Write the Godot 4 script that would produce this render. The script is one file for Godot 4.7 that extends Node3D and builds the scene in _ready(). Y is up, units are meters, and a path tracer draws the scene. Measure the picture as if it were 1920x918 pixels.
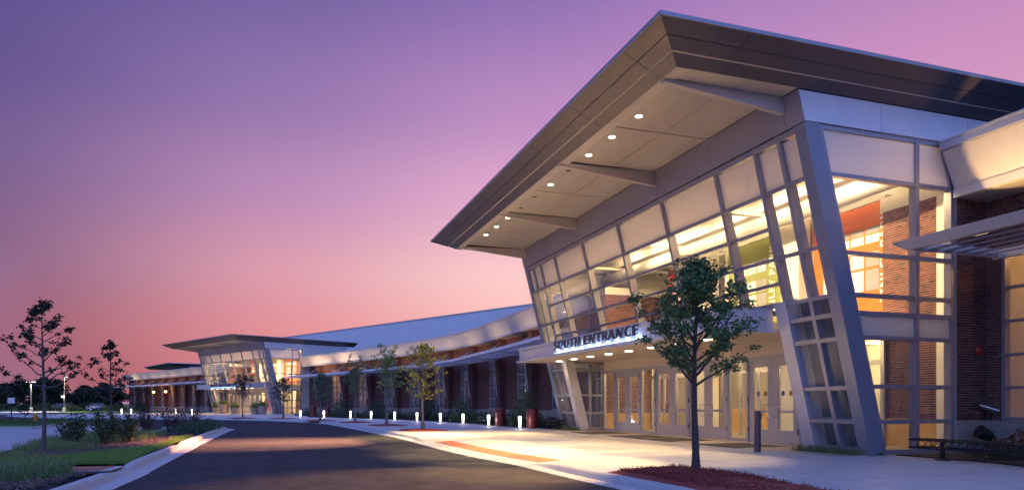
extends Node3D
# A convention hall at dusk: a leaning glass entrance hall on the right, a curved brick wing
# with a sunshade running away to a second entrance hall, a drive, kerbs and young trees.

const LEAN := 0.2534            # how far the glass front leans out per metre of height
const HALL := 19.72             # length of an entrance hall's front
const TOPW := 8.76              # top of the header
const HEAD := 8.03              # underside of the header

var mats := {}
var used := {}
var rng := RandomNumberGenerator.new()
var font: SystemFont
var ca := 1.0
var sa := 0.0

# ------------------------------------------------------------------ names and groups
func numbered(called: String) -> String:
	if not used.has(called):
		used[called] = 0
		return called
	used[called] += 1
	return "%s_%03d" % [called, used[called]]

func tag(o: Node, label: String, category: String, group := "") -> Node:
	o.set_meta("label", label)
	if category != "":
		o.set_meta("category", category)
	if group != "":
		o.set_meta("group", group)
	return o

func thing(called: String, label: String, category: String, at := Vector3.ZERO, turn := 0.0, group := "") -> Node3D:
	var o := Node3D.new()
	o.name = numbered(called)
	add_child(o)
	o.position = at
	o.rotation.y = turn
	tag(o, label, category, group)
	return o

func part(called: String, mesh: Mesh, m: Material, parent: Node) -> MeshInstance3D:
	var o := MeshInstance3D.new()
	o.mesh = mesh
	if m != null:
		o.material_override = m
	if parent == self:
		o.name = numbered(called)
		add_child(o)
	else:
		var n := 0
		var key := "n_" + called
		if parent.has_meta(key):
			n = parent.get_meta(key) + 1
		parent.set_meta(key, n)
		o.name = called if n == 0 else "%s_%03d" % [called, n]
		parent.add_child(o, true)
	return o

func structure(called: String, mesh: Mesh, m: Material, label: String) -> MeshInstance3D:
	var o := part(called, mesh, m, self)
	o.set_meta("label", label)
	o.set_meta("kind", "structure")
	return o

func dup(src: Node3D, at: Vector3, turn: float, label: String) -> Node3D:
	var c: Node3D = src.duplicate()
	c.name = numbered(str(src.name).rstrip("0123456789").trim_suffix("_"))
	add_child(c)
	c.position = at
	c.rotation.y = turn
	c.set_meta("label", label)
	return c

# ------------------------------------------------------------------ mesh helpers
func st0() -> SurfaceTool:
	var s := SurfaceTool.new()
	s.begin(Mesh.PRIMITIVE_TRIANGLES)
	return s

func tri(s: SurfaceTool, a: Vector3, b: Vector3, c: Vector3, n: Vector3) -> void:
	var real := (c - a).cross(b - a)
	if real.length_squared() < 1e-14:
		return
	real = real.normalized()
	s.set_normal(real if real.dot(n) >= 0 else -real)
	s.add_vertex(a)
	if real.dot(n) >= 0:
		s.add_vertex(b)
		s.add_vertex(c)
	else:
		s.add_vertex(c)
		s.add_vertex(b)

func quad(s: SurfaceTool, a: Vector3, b: Vector3, c: Vector3, d: Vector3, n: Vector3) -> void:
	tri(s, a, b, c, n)
	tri(s, a, c, d, n)

func quad_uv(s: SurfaceTool, p: Array, uv: Array, n: Vector3) -> void:
	var real: Vector3 = ((p[2] - p[0]) as Vector3).cross(p[1] - p[0]).normalized()
	var order := [0, 1, 2, 0, 2, 3]
	if real.dot(n) < 0:
		order = [0, 2, 1, 0, 3, 2]
		real = -real
	for i in order:
		s.set_normal(real)
		s.set_uv(uv[i])
		s.add_vertex(p[i])

func hexa(s: SurfaceTool, lo: Array, hi: Array) -> void:
	var mid := Vector3.ZERO
	for v in lo:
		mid += v
	for v in hi:
		mid += v
	mid /= lo.size() * 2.0
	var k := lo.size()
	for i in k:
		var j := (i + 1) % k
		var f: Vector3 = (lo[i] + lo[j] + hi[i] + hi[j]) / 4.0
		quad(s, lo[i], lo[j], hi[j], hi[i], f - mid)
	for loop in [lo, hi]:
		var c := Vector3.ZERO
		for v in loop:
			c += v
		c /= k
		for i in range(1, k - 1):
			tri(s, loop[0], loop[i], loop[i + 1], c - mid)

func box(s: SurfaceTool, a: Vector3, b: Vector3) -> void:
	var l := Vector3(minf(a.x, b.x), minf(a.y, b.y), minf(a.z, b.z))
	var h := Vector3(maxf(a.x, b.x), maxf(a.y, b.y), maxf(a.z, b.z))
	hexa(s, [l, Vector3(h.x, l.y, l.z), Vector3(h.x, l.y, h.z), Vector3(l.x, l.y, h.z)],
		[Vector3(l.x, h.y, l.z), Vector3(h.x, h.y, l.z), h, Vector3(l.x, h.y, h.z)])

func boxm(a: Vector3, b: Vector3) -> ArrayMesh:
	var s := st0()
	box(s, a, b)
	return s.commit()

func frame_of(d: Vector3) -> Array:
	var up := Vector3.UP if absf(d.normalized().y) < 0.95 else Vector3.RIGHT
	var x := d.cross(up).normalized()
	return [x, x.cross(d).normalized()]

# a tube through points with a radius at each
func tube(s: SurfaceTool, pts: Array, rad: Array, sides := 8, closed := true) -> void:
	var rings := []
	for i in pts.size():
		var d: Vector3 = (pts[mini(i + 1, pts.size() - 1)] - pts[maxi(i - 1, 0)])
		var f := frame_of(d.normalized())
		var r := []
		for k in sides:
			var t := TAU * k / sides
			r.append([f[0] * cos(t) + f[1] * sin(t), pts[i] + (f[0] * cos(t) + f[1] * sin(t)) * rad[i]])
		rings.append(r)
	for i in pts.size() - 1:
		for k in sides:
			var j := (k + 1) % sides
			var q := [rings[i][k], rings[i][j], rings[i + 1][j], rings[i + 1][k]]
			var real: Vector3 = (q[2][1] - q[0][1]).cross(q[1][1] - q[0][1])
			var order := [0, 1, 2, 0, 2, 3] if real.dot(q[0][0] + q[1][0]) >= 0 else [0, 2, 1, 0, 3, 2]
			for o in order:
				s.set_normal(q[o][0])
				s.add_vertex(q[o][1])
	if closed:
		for e in [0, pts.size() - 1]:
			var n: Vector3 = (pts[0] - pts[1]) if e == 0 else (pts[-1] - pts[-2])
			for k in range(1, sides - 1):
				tri(s, rings[e][0][1], rings[e][k][1], rings[e][k + 1][1], n)

# a body of revolution: profile of (radius, height)
func lathe(s: SurfaceTool, prof: Array, sides := 20, at := Vector3.ZERO) -> void:
	for i in prof.size() - 1:
		var a: Vector2 = prof[i]
		var b: Vector2 = prof[i + 1]
		var nn := Vector2(b.y - a.y, a.x - b.x).normalized()
		for k in sides:
			var t0 := TAU * k / sides
			var t1 := TAU * (k + 1) / sides
			var e0 := Vector3(cos(t0), 0, sin(t0))
			var e1 := Vector3(cos(t1), 0, sin(t1))
			var p := [e0 * a.x + Vector3.UP * a.y, e1 * a.x + Vector3.UP * a.y, e1 * b.x + Vector3.UP * b.y, e0 * b.x + Vector3.UP * b.y]
			var n := [e0 * nn.x + Vector3.UP * nn.y, e1 * nn.x + Vector3.UP * nn.y, e1 * nn.x + Vector3.UP * nn.y, e0 * nn.x + Vector3.UP * nn.y]
			var real: Vector3 = (p[2] - p[0]).cross(p[1] - p[0])
			if real.length_squared() < 1e-14:
				real = (p[3] - p[0]).cross(p[2] - p[0])
			var order := [0, 1, 2, 0, 2, 3] if real.dot(n[0] + n[1]) >= 0 else [0, 2, 1, 0, 3, 2]
			for o in order:
				s.set_normal(n[o])
				s.add_vertex(p[o] + at)

# a flat polygon in the ground plane (points are X and distance ahead), top at y, with a skirt down to y0
func slab(pts: Array, y: float, y0: float) -> ArrayMesh:
	var s := st0()
	var p2 := PackedVector2Array()
	for p in pts:
		p2.append(Vector2(p.x, p.y))
	var idx := Geometry2D.triangulate_polygon(p2)
	for i in range(0, idx.size(), 3):
		tri(s, gp(p2[idx[i]], y), gp(p2[idx[i + 1]], y), gp(p2[idx[i + 2]], y), Vector3.UP)
	if y0 < y:
		var cen := Vector2.ZERO
		for p in p2:
			cen += p
		cen /= p2.size()
		var ccw := 0.0
		for i in p2.size():
			ccw += p2[i].cross(p2[(i + 1) % p2.size()])
		for i in p2.size():
			var a := p2[i]
			var b := p2[(i + 1) % p2.size()]
			var o := Vector2(b.y - a.y, a.x - b.x) * signf(ccw)
			quad(s, gp(a, y), gp(b, y), gp(b, y0), gp(a, y0), Vector3(o.x, 0, -o.y))
	return s.commit()

func gp(p: Vector2, y := 0.0) -> Vector3:
	return Vector3(p.x, y, -p.y)

func spline(pts: Array, n: int) -> Array:
	var q: Array = [pts[0] * 2 - pts[1]] + pts + [pts[-1] * 2 - pts[-2]]
	var out := []
	for i in range(1, q.size() - 2):
		for k in n:
			var t := float(k) / n
			out.append((q[i] as Vector2).cubic_interpolate(q[i + 1], q[i - 1], q[i + 2], t))
	out.append(pts[-1])
	return out

# ------------------------------------------------------------------ materials
func lin(r: float, g: float, b: float) -> Color:
	return Color(r, g, b).linear_to_srgb()

func mat(key: String, c: Color, rough := 0.8, metal := 0.0) -> StandardMaterial3D:
	var m := StandardMaterial3D.new()
	m.resource_name = key
	m.albedo_color = c
	m.roughness = rough
	m.metallic = metal
	mats[key] = m
	return m

func noise_tex(freq: float, c0: Color, c1: Color, sd: int, size := 512, octaves := 5) -> NoiseTexture2D:
	var n := FastNoiseLite.new()
	n.seed = sd
	n.noise_type = FastNoiseLite.TYPE_SIMPLEX_SMOOTH
	n.frequency = freq
	n.fractal_octaves = octaves
	var t := NoiseTexture2D.new()
	t.width = size
	t.height = size
	t.seamless = true
	t.noise = n
	var g := Gradient.new()
	g.set_color(0, c0)
	g.set_color(1, c1)
	t.color_ramp = g
	return t

func tri_map(m: StandardMaterial3D, t: Texture2D, scale: float, world := true) -> void:
	m.albedo_texture = t
	m.uv1_triplanar = true
	m.uv1_world_triplanar = world
	m.uv1_scale = Vector3.ONE * scale

func relief(m: StandardMaterial3D, t: Texture2D, cm: float) -> void:
	m.heightmap_enabled = true
	m.heightmap_texture = t
	m.heightmap_scale = cm

func emit(key: String, c: Color, e: float) -> StandardMaterial3D:
	var m := mat(key, c, 0.6)
	m.emission_enabled = true
	m.emission = c
	m.emission_energy_multiplier = e
	return m

func brick_image() -> ImageTexture:
	# 8 stretchers by 24 courses in running bond, for walls too far away to tell bricks apart
	var w := 512
	var h := 512
	var im := Image.create(w, h, false, Image.FORMAT_RGB8)
	im.fill(Color(0.50, 0.43, 0.40))
	var r := RandomNumberGenerator.new()
	r.seed = 77
	var ch := h / 24.0
	var bw := w / 8.0
	for row in 24:
		for k in range(-1, 9):
			var x0 := int(k * bw + (bw / 2 if row % 2 else 0.0))
			var c := Color(0.47, 0.285, 0.265).lerp(Color(0.38, 0.215, 0.21), r.randf())
			if r.randf() < 0.09:
				c = Color(0.23, 0.13, 0.13)
			if k == 8 and row % 2:
				c = im.get_pixel(2, int(row * ch) + 6)
			im.fill_rect(Rect2i(x0 + 1, int(row * ch) + 2, int(bw) - 2, int(ch) - 3), c)
	return ImageTexture.create_from_image(im)

func make_materials() -> void:
	ca = cos(atan(LEAN))
	sa = sin(atan(LEAN))
	font = SystemFont.new()
	font.font_names = PackedStringArray(["Droid Sans"])
	font.font_weight = 700
	var grain := noise_tex(0.02, Color(0.95, 0.95, 0.95), Color(1, 1, 1), 3)
	var m := mat("panel", lin(0.60, 0.58, 0.60), 0.42, 0.25)
	tri_map(m, grain, 0.25)
	m = mat("column_metal", lin(0.27, 0.28, 0.33), 0.36, 0.3)
	tri_map(m, grain, 0.25)
	m = mat("lit_cladding", lin(0.78, 0.77, 0.80), 0.4, 0.15)  # paler copy of the cladding, sky light put into its colour
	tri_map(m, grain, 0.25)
	m = mat("shaded_cladding", lin(0.38, 0.34, 0.37), 0.4, 0.4)  # darker copy of that cladding, shade under the roof put into its colour
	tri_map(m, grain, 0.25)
	m = mat("shaded_fascia", lin(0.17, 0.14, 0.14), 0.42, 0.5)  # darker copy of the panel metal, underside shade put into its colour
	tri_map(m, grain, 0.25)
	m = mat("trim", lin(0.62, 0.62, 0.63), 0.38, 0.5)
	m = mat("louver", lin(0.26, 0.25, 0.27), 0.5, 0.3)
	m = mat("mullion", lin(0.33, 0.32, 0.35), 0.38, 0.45)
	m = mat("soffit", lin(0.54, 0.47, 0.40), 0.55, 0.1)
	tri_map(m, grain, 0.2)
	m = mat("cream_strip", lin(0.62, 0.52, 0.42), 0.5, 0.1)
	m = mat("beam", lin(0.55, 0.47, 0.41), 0.5, 0.15)
	m = mat("dark_gap", lin(0.02, 0.02, 0.022), 0.8)
	m = mat("roofing", lin(0.10, 0.10, 0.11), 0.7, 0.2)
	m = mat("frosted", lin(0.74, 0.70, 0.64), 0.35)
	m.backlight_enabled = true
	m.backlight = Color(0.70, 0.65, 0.60)
	m = mat("spandrel_frost", lin(0.42, 0.42, 0.42), 0.3)
	m.backlight_enabled = true
	m.backlight = Color(0.45, 0.44, 0.42)
	m = mat("glass", Color(0.82, 0.9, 0.92, 0.06), 0.02)
	m.transparency = BaseMaterial3D.TRANSPARENCY_ALPHA
	m.metallic_specular = 0.6
	m = mat("dark_glass", lin(0.012, 0.014, 0.02), 0.05)
	m.metallic_specular = 0.7
	m = mat("spandrel", lin(0.16, 0.17, 0.18), 0.25)
	m = mat("drywall", lin(0.74, 0.69, 0.57), 0.8)
	m = mat("white_wall", lin(0.80, 0.78, 0.72), 0.8)
	m = mat("ceiling_white", lin(0.78, 0.76, 0.70), 0.8)
	m = mat("orange_paint", lin(0.66, 0.17, 0.02), 0.7)
	m = mat("green_paint", lin(0.24, 0.27, 0.07), 0.7)
	m = mat("red_paint", lin(0.42, 0.04, 0.04), 0.7)
	m = mat("grey_print", lin(0.30, 0.30, 0.32), 0.7)
	m = mat("white_print", lin(0.82, 0.80, 0.80), 0.7)
	m = mat("tan_panel", lin(0.58, 0.36, 0.10), 0.6)
	m = mat("floor_tile", lin(0.36, 0.30, 0.22), 0.35)
	m = mat("door_metal", lin(0.40, 0.39, 0.43), 0.4, 0.3)
	m = mat("steel", lin(0.55, 0.55, 0.56), 0.25, 0.9)
	m = mat("dark_metal", lin(0.03, 0.03, 0.035), 0.45, 0.5)
	m = mat("letter_metal", lin(0.07, 0.065, 0.08), 0.45, 0.4)
	m = mat("grille", lin(0.016, 0.016, 0.018), 0.5, 0.4)
	m = mat("mat_rubber", lin(0.055, 0.048, 0.045), 0.95)
	var bt := brick_image()
	m = mat("brick_far", Color(1, 1, 1), 0.9)
	m.albedo_texture = bt
	m.texture_repeat = true
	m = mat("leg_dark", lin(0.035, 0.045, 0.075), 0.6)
	m = mat("mortar", lin(0.34, 0.29, 0.26), 0.95)
	m = mat("inner_mortar", lin(0.62, 0.54, 0.42), 0.95)
	for i in 5:
		m = mat("brick_%d" % i, [lin(0.165, 0.060, 0.048), lin(0.130, 0.046, 0.040), lin(0.20, 0.078, 0.058), lin(0.150, 0.070, 0.050), lin(0.045, 0.026, 0.026)][i], 0.9)
		tri_map(m, noise_tex(0.05, Color(0.75, 0.75, 0.75), Color(1, 1, 1), 20 + i, 256), 2.5)
	m = mat("brick_rest", Color(1, 1, 1), 0.9)
	m.vertex_color_use_as_albedo = true
	m = mat("limestone", lin(0.40, 0.34, 0.29), 0.85)
	tri_map(m, noise_tex(0.03, Color(0.82, 0.82, 0.82), Color(1, 1, 1), 31), 0.7)
	m = mat("hall_panel", lin(0.70, 0.63, 0.56), 0.5, 0.1)
	tri_map(m, grain, 0.25)
	m = mat("arena_metal", lin(0.80, 0.79, 0.80), 0.5, 0.1)
	# ground
	m = mat("asphalt", Color(1, 1, 1), 0.9)
	m.metallic_specular = 0.25
	tri_map(m, noise_tex(0.012, lin(0.022, 0.023, 0.028), lin(0.054, 0.053, 0.054), 41, 1024, 7), 0.11)
	relief(m, noise_tex(0.25, Color.BLACK, Color.WHITE, 42, 512, 3), 0.5)
	m = mat("lot_paving", Color(1, 1, 1), 0.85)
	tri_map(m, noise_tex(0.012, lin(0.24, 0.235, 0.235), lin(0.34, 0.33, 0.32), 43), 0.08)
	m = mat("side_paving", Color(1, 1, 1), 0.75)
	tri_map(m, noise_tex(0.008, lin(0.27, 0.26, 0.26), lin(0.38, 0.37, 0.36), 52, 512, 6), 0.06)
	m = mat("concrete", Color(1, 1, 1), 0.55)
	tri_map(m, noise_tex(0.01, lin(0.36, 0.345, 0.32), lin(0.47, 0.45, 0.42), 44, 1024, 7), 0.13)
	m = mat("kerb_concrete", Color(1, 1, 1), 0.85)
	tri_map(m, noise_tex(0.03, lin(0.33, 0.31, 0.29), lin(0.48, 0.46, 0.43), 45, 512, 6), 0.4)
	m = mat("tactile", Color(1, 1, 1), 0.8)
	tri_map(m, noise_tex(0.05, lin(0.28, 0.085, 0.045), lin(0.37, 0.13, 0.07), 46), 0.6)
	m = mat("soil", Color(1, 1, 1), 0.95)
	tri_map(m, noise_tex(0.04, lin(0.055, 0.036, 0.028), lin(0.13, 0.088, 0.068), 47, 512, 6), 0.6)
	m = mat("soil_and_unlit_room", lin(0.018, 0.013, 0.010), 0.95)  # bed soil; also walls of unlit rooms, darkness put into the colour
	m = mat("lawn", Color(1, 1, 1), 0.95)
	tri_map(m, noise_tex(0.03, lin(0.05, 0.11, 0.018), lin(0.10, 0.19, 0.035), 48, 512, 6), 0.5)
	m = mat("red_mulch", Color(1, 1, 1), 0.95)
	tri_map(m, noise_tex(0.09, lin(0.15, 0.022, 0.014), lin(0.40, 0.085, 0.050), 49, 512, 4), 1.2)
	m = mat("chip_red", Color(1, 1, 1), 0.9)
	m.vertex_color_use_as_albedo = true
	m = mat("plant", Color(1, 1, 1), 0.7)
	m.vertex_color_use_as_albedo = true
	m.backlight_enabled = true
	m.backlight = Color(0.25, 0.25, 0.2)
	m = mat("bark", Color(1, 1, 1), 0.9)
	tri_map(m, noise_tex(0.04, lin(0.045, 0.034, 0.028), lin(0.11, 0.088, 0.075), 50, 256, 5), 3.0, false)
	m = mat("bark_mid", Color(1, 1, 1), 0.9)
	tri_map(m, noise_tex(0.04, lin(0.07, 0.055, 0.048), lin(0.15, 0.12, 0.105), 53, 256, 5), 3.0, false)
	m = mat("bark_pale", Color(1, 1, 1), 0.9)
	tri_map(m, noise_tex(0.04, lin(0.14, 0.11, 0.09), lin(0.26, 0.21, 0.18), 51, 256, 5), 3.0, false)
	m = mat("bin_red", lin(0.11, 0.007, 0.012), 0.4)
	m = mat("bell_red", lin(0.38, 0.03, 0.02), 0.4)
	m = mat("post_brown", lin(0.10, 0.075, 0.085), 0.45, 0.4)
	m = mat("planter", lin(0.42, 0.30, 0.21), 0.8)
	m = mat("pole_grey", lin(0.16, 0.155, 0.15), 0.5, 0.3)
	m = mat("car_blue", lin(0.06, 0.09, 0.17), 0.3, 0.3)
	m = mat("tyre", lin(0.012, 0.012, 0.012), 0.9)
	m = mat("hydrant_paint", lin(0.62, 0.22, 0.02), 0.5)
	m = mat("sticker_blue", lin(0.03, 0.16, 0.50), 0.5)
	m = mat("sticker_gold", lin(0.32, 0.20, 0.04), 0.5)
	emit("downlight_glow", Color(1, 0.93, 0.8), 18.0)
	emit("bollard_glow", Color(1, 0.97, 0.93), 3.2)
	emit("led_glow", Color(0.75, 0.86, 1.0), 3.0)
	emit("unseen_lamp_glow", Color(1, 0.92, 0.75), 4.0)  # glow of the unseen and added indoor lamps
	emit("tube_glow", Color(1, 0.74, 0.36), 1.2)
	emit("head_glow", Color(1, 0.96, 0.85), 6.0)
	emit("sconce_glow", Color(1, 0.75, 0.42), 8.0)
	emit("flood_glow", Color(1, 0.88, 0.66), 0.5)

# ------------------------------------------------------------------ lights
func spot(parent: Node, at: Vector3, aim: Vector3, e: float, half: float, c: Color, soft := 0.06, blend := 0.35) -> void:
	var l := SpotLight3D.new()
	l.name = "lamp_light"
	parent.add_child(l, true)
	l.position = at
	var up := Vector3.RIGHT if absf(aim.normalized().y) > 0.95 else Vector3.UP
	l.basis = Basis.looking_at(aim, up)
	l.light_energy = e
	l.spot_angle = half
	l.spot_range = 60.0
	l.spot_attenuation = 2.0
	l.spot_angle_attenuation = blend
	l.light_color = c
	l.light_size = soft
	l.shadow_enabled = true

func omni(parent: Node, at: Vector3, e: float, c: Color, soft := 0.1) -> void:
	var l := OmniLight3D.new()
	l.name = "lamp_light"
	parent.add_child(l, true)
	l.position = at
	l.light_energy = e
	l.omni_range = 60.0
	l.omni_attenuation = 2.0
	l.light_color = c
	l.light_size = soft
	l.shadow_enabled = true

# ------------------------------------------------------------------ sky
func sky_image() -> ImageTexture:
	# dusk: rose and salmon low in the west (-Z), violet above it, blue over the rest of the dome
	var els := [0.0, 5.0, 10.0, 16.0, 22.0, 30.0, 50.0, 90.0]
	var azs := [-180.0, -145.0, -112.0, -64.0, -36.0, -18.0, 0.0, 18.0, 36.0, 64.0, 112.0, 140.0, 180.0]
	# named colours are sRGB; the blue part of the dome is linear light, out of view, set to light the panels
	var back := [Color(0.40, 0.52, 1.30), Color(0.40, 0.53, 1.34), Color(0.39, 0.54, 1.40), Color(0.37, 0.54, 1.46), Color(0.35, 0.54, 1.52), Color(0.32, 0.54, 1.60), Color(0.26, 0.51, 1.66), Color(0.20, 0.44, 1.62)]
	var wing := [Color(0.23, 0.25, 0.46), Color(0.23, 0.26, 0.48), Color(0.23, 0.27, 0.50), Color(0.23, 0.28, 0.54), Color(0.24, 0.32, 0.66), Color(0.26, 0.40, 0.96), Color(0.26, 0.50, 1.50), Color(0.20, 0.44, 1.62)]
	var side := [Color(0.25, 0.20, 0.36), Color(0.24, 0.20, 0.38), Color(0.23, 0.20, 0.42), Color(0.22, 0.21, 0.46), Color(0.22, 0.23, 0.54), Color(0.22, 0.28, 0.72), Color(0.22, 0.40, 1.15), Color(0.20, 0.44, 1.62)]
	var up := Color(0.20, 0.44, 1.62)
	var cols := [
		back, back, wing, side,
		["8c4e5c", "9b5f73", "8e668a", "7a6294", "655691", "565094", Color(0.14, 0.22, 0.80), up],
		["e17d7d", "e49196", "de9eaf", "bc8cb9", "9678af", "7060a0", Color(0.16, 0.23, 0.80), up],
		["ffa591", "ffb9af", "ffcdcb", "e4accd", "be8ec3", "8c70b2", Color(0.19, 0.25, 0.80), up],
		["faa090", "fcb9b4", "fac3cb", "e8accd", "cd94c6", "a57dba", Color(0.21, 0.26, 0.82), up],
		["e88a94", "f098a4", "eba5b9", "e4a5c3", "cf94c0", "af80ba", Color(0.22, 0.28, 0.86), up],
		side, wing, back, back]
	var grid := []
	for c in cols:
		var r := []
		for s in c:
			r.append(Color.html(s).srgb_to_linear() if s is String else s)
		grid.append(r)
	var w := 512
	var h := 256
	var im := Image.create(w, h, false, Image.FORMAT_RGBF)
	for y in h:
		var el := maxf(0.0, 90.0 - (y + 0.5) / h * 180.0)
		var j := 0
		while j < els.size() - 2 and el > els[j + 1]:
			j += 1
		var t: float = clampf((el - els[j]) / (els[j + 1] - els[j]), 0, 1)
		for x in w:
			var az := fposmod((x + 0.5) / w * 360.0 + 180.0, 360.0) - 180.0
			var i := 0
			while i < azs.size() - 2 and az > azs[i + 1]:
				i += 1
			var f: float = clampf((az - azs[i]) / (azs[i + 1] - azs[i]), 0, 1)
			var rows := []
			for jj in [j - 1, j, j + 1, j + 2]:
				var q: int = clampi(jj, 0, els.size() - 1)
				var v := []
				for ii in [i - 1, i, i + 1, i + 2]:
					var g: Color = grid[clampi(ii, 0, azs.size() - 1)][q]
					v.append(Vector3(g.r, g.g, g.b))
				rows.append((v[1] as Vector3).lerp(v[2], smoothstep(0, 1, f) * 0.4 + f * 0.6))
			var c: Vector3 = (rows[1] as Vector3).lerp(rows[2], smoothstep(0, 1, t) * 0.4 + t * 0.6)
			im.set_pixel(x, y, Color(c.x, c.y, c.z))
	return ImageTexture.create_from_image(im)

# ------------------------------------------------------------------ entrance hall
# its own axes: u along the front, v out of the front, w up  ->  Vector3(u, w, -v)
func P(u: float, v: float, w: float) -> Vector3:
	return Vector3(u, w, -v)

# on the leaning front: d is the distance out of the glass plane
func F(u: float, w: float, d: float) -> Vector3:
	return P(u, LEAN * w + d * ca, w - d * sa)

func fbar(u0: float, u1: float, w0: float, w1: float, d0: float, d1: float) -> ArrayMesh:
	var s := st0()
	hexa(s, [F(u0, w0, d0), F(u1, w0, d0), F(u1, w0, d1), F(u0, w0, d1)], [F(u0, w1, d0), F(u1, w1, d0), F(u1, w1, d1), F(u0, w1, d1)])
	return s.commit()

func fpane(u0: float, u1: float, w0: float, w1: float, d: float) -> ArrayMesh:
	var s := st0()
	quad(s, F(u0, w0, d), F(u1, w0, d), F(u1, w1, d), F(u0, w1, d), F(0, 0, 1) - F(0, 0, 0))
	return s.commit()

# a bar in a plane u = const, between (v, w) corners, from u0 to u1
func ubar(pts: Array, u0: float, u1: float) -> ArrayMesh:
	var s := st0()
	var lo := []
	var hi := []
	for p in pts:
		lo.append(P(u0, p.x, p.y))
		hi.append(P(u1, p.x, p.y))
	hexa(s, lo, hi)
	return s.commit()

func upane(pts: Array, u: float, out: float) -> ArrayMesh:
	var s := st0()
	quad(s, P(u, pts[0].x, pts[0].y), P(u, pts[1].x, pts[1].y), P(u, pts[2].x, pts[2].y), P(u, pts[3].x, pts[3].y), Vector3(out, 0, 0))
	return s.commit()

func brick_field(parent: Node, origin: Vector3, along: Vector3, outward: Vector3, length: float, height: float, holes: Array, singles: Array, rest: SurfaceTool, soldier := []) -> void:
	# real bricks standing 8 mm proud of a mortar face; near ones are separate, the others go into rest
	var pitch := 0.203
	var course := 0.0677
	var rows := int(height / course)
	var box_mesh: Array = mats.get("brick_meshes", [])
	if box_mesh.is_empty():
		for i in 3:
			var b := boxm(Vector3(-0.0965 + 0.002 * i, -0.0285, -0.02), Vector3(0.0965, 0.0285 - 0.0008 * i, 0.008 + 0.002 * i))
			box_mesh.append(b)
		mats["brick_meshes"] = box_mesh
	var tones := [Color(0.165, 0.060, 0.048), Color(0.130, 0.046, 0.040), Color(0.20, 0.078, 0.058), Color(0.150, 0.070, 0.050), Color(0.045, 0.026, 0.026)]
	var base := Basis(along, Vector3.UP, outward)
	for row in rows:
		var y := (row + 0.5) * course
		var upright: bool = soldier.has(row)
		if soldier.has(row - 1) or soldier.has(row - 2):
			continue
		var step := course if upright else pitch
		var off := 0.0 if upright or row % 2 == 0 else -pitch / 2
		var n := int(length / step) + 2
		for k in n:
			var x0 := maxf(0.004, off + k * step + 0.005)
			var x1 := minf(length - 0.004, off + (k + 1) * step - 0.005)
			if x1 - x0 < 0.025:
				continue
			var hit := false
			for r in holes:
				if x1 > r.position.x and x0 < r.end.x and y > r.position.y and y < r.end.y:
					if x0 < r.position.x - 0.03:
						x1 = minf(x1, r.position.x - 0.004)
					elif x1 > r.end.x + 0.03:
						x0 = maxf(x0, r.end.x + 0.004)
					else:
						hit = true
			if hit or x1 - x0 < 0.02:
				continue
			var tone := rng.randi() % 4 if rng.randf() > 0.08 else 4
			var mid := origin + along * ((x0 + x1) / 2) + Vector3.UP * (y + (course if upright else 0.0))
			var sx := (x1 - x0) / 0.193
			var sy := 3.38 if upright else 1.0
			if singles[0] > 0:
				singles[0] -= 1
				var o := part("brick", box_mesh[rng.randi() % 3], mats["brick_%d" % tone], parent)
				o.transform = Transform3D(base * Basis.from_scale(Vector3(sx, sy, 1)), mid)
			else:
				rest.set_color(tones[tone] * rng.randf_range(0.85, 1.1))
				var hx := (x1 - x0) / 2
				var hy := 0.0285 * sy
				var q := []
				for z in [0.0, 0.009]:
					for c in [[-1, -1], [1, -1], [1, 1], [-1, 1]]:
						q.append(mid + along * (c[0] * hx) + Vector3.UP * (c[1] * hy) + outward * z)
				hexa(rest, q.slice(0, 4), q.slice(4, 8))

func word(text: String, size: float, depth: float) -> Array:
	# one mesh per letter with the place where it starts
	var out := []
	for i in text.length():
		var x := font.get_string_size(text.substr(0, i), HORIZONTAL_ALIGNMENT_LEFT, -1, 64).x / 64.0 * size
		if text[i] == " ":
			continue
		var t := TextMesh.new()
		t.text = text[i]
		t.font = font
		t.font_size = 64
		t.pixel_size = size / 64.0
		t.depth = depth
		t.horizontal_alignment = HORIZONTAL_ALIGNMENT_LEFT
		t.vertical_alignment = VERTICAL_ALIGNMENT_BOTTOM
		t.curve_step = 2.0
		out.append([t, x])
	return out

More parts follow.
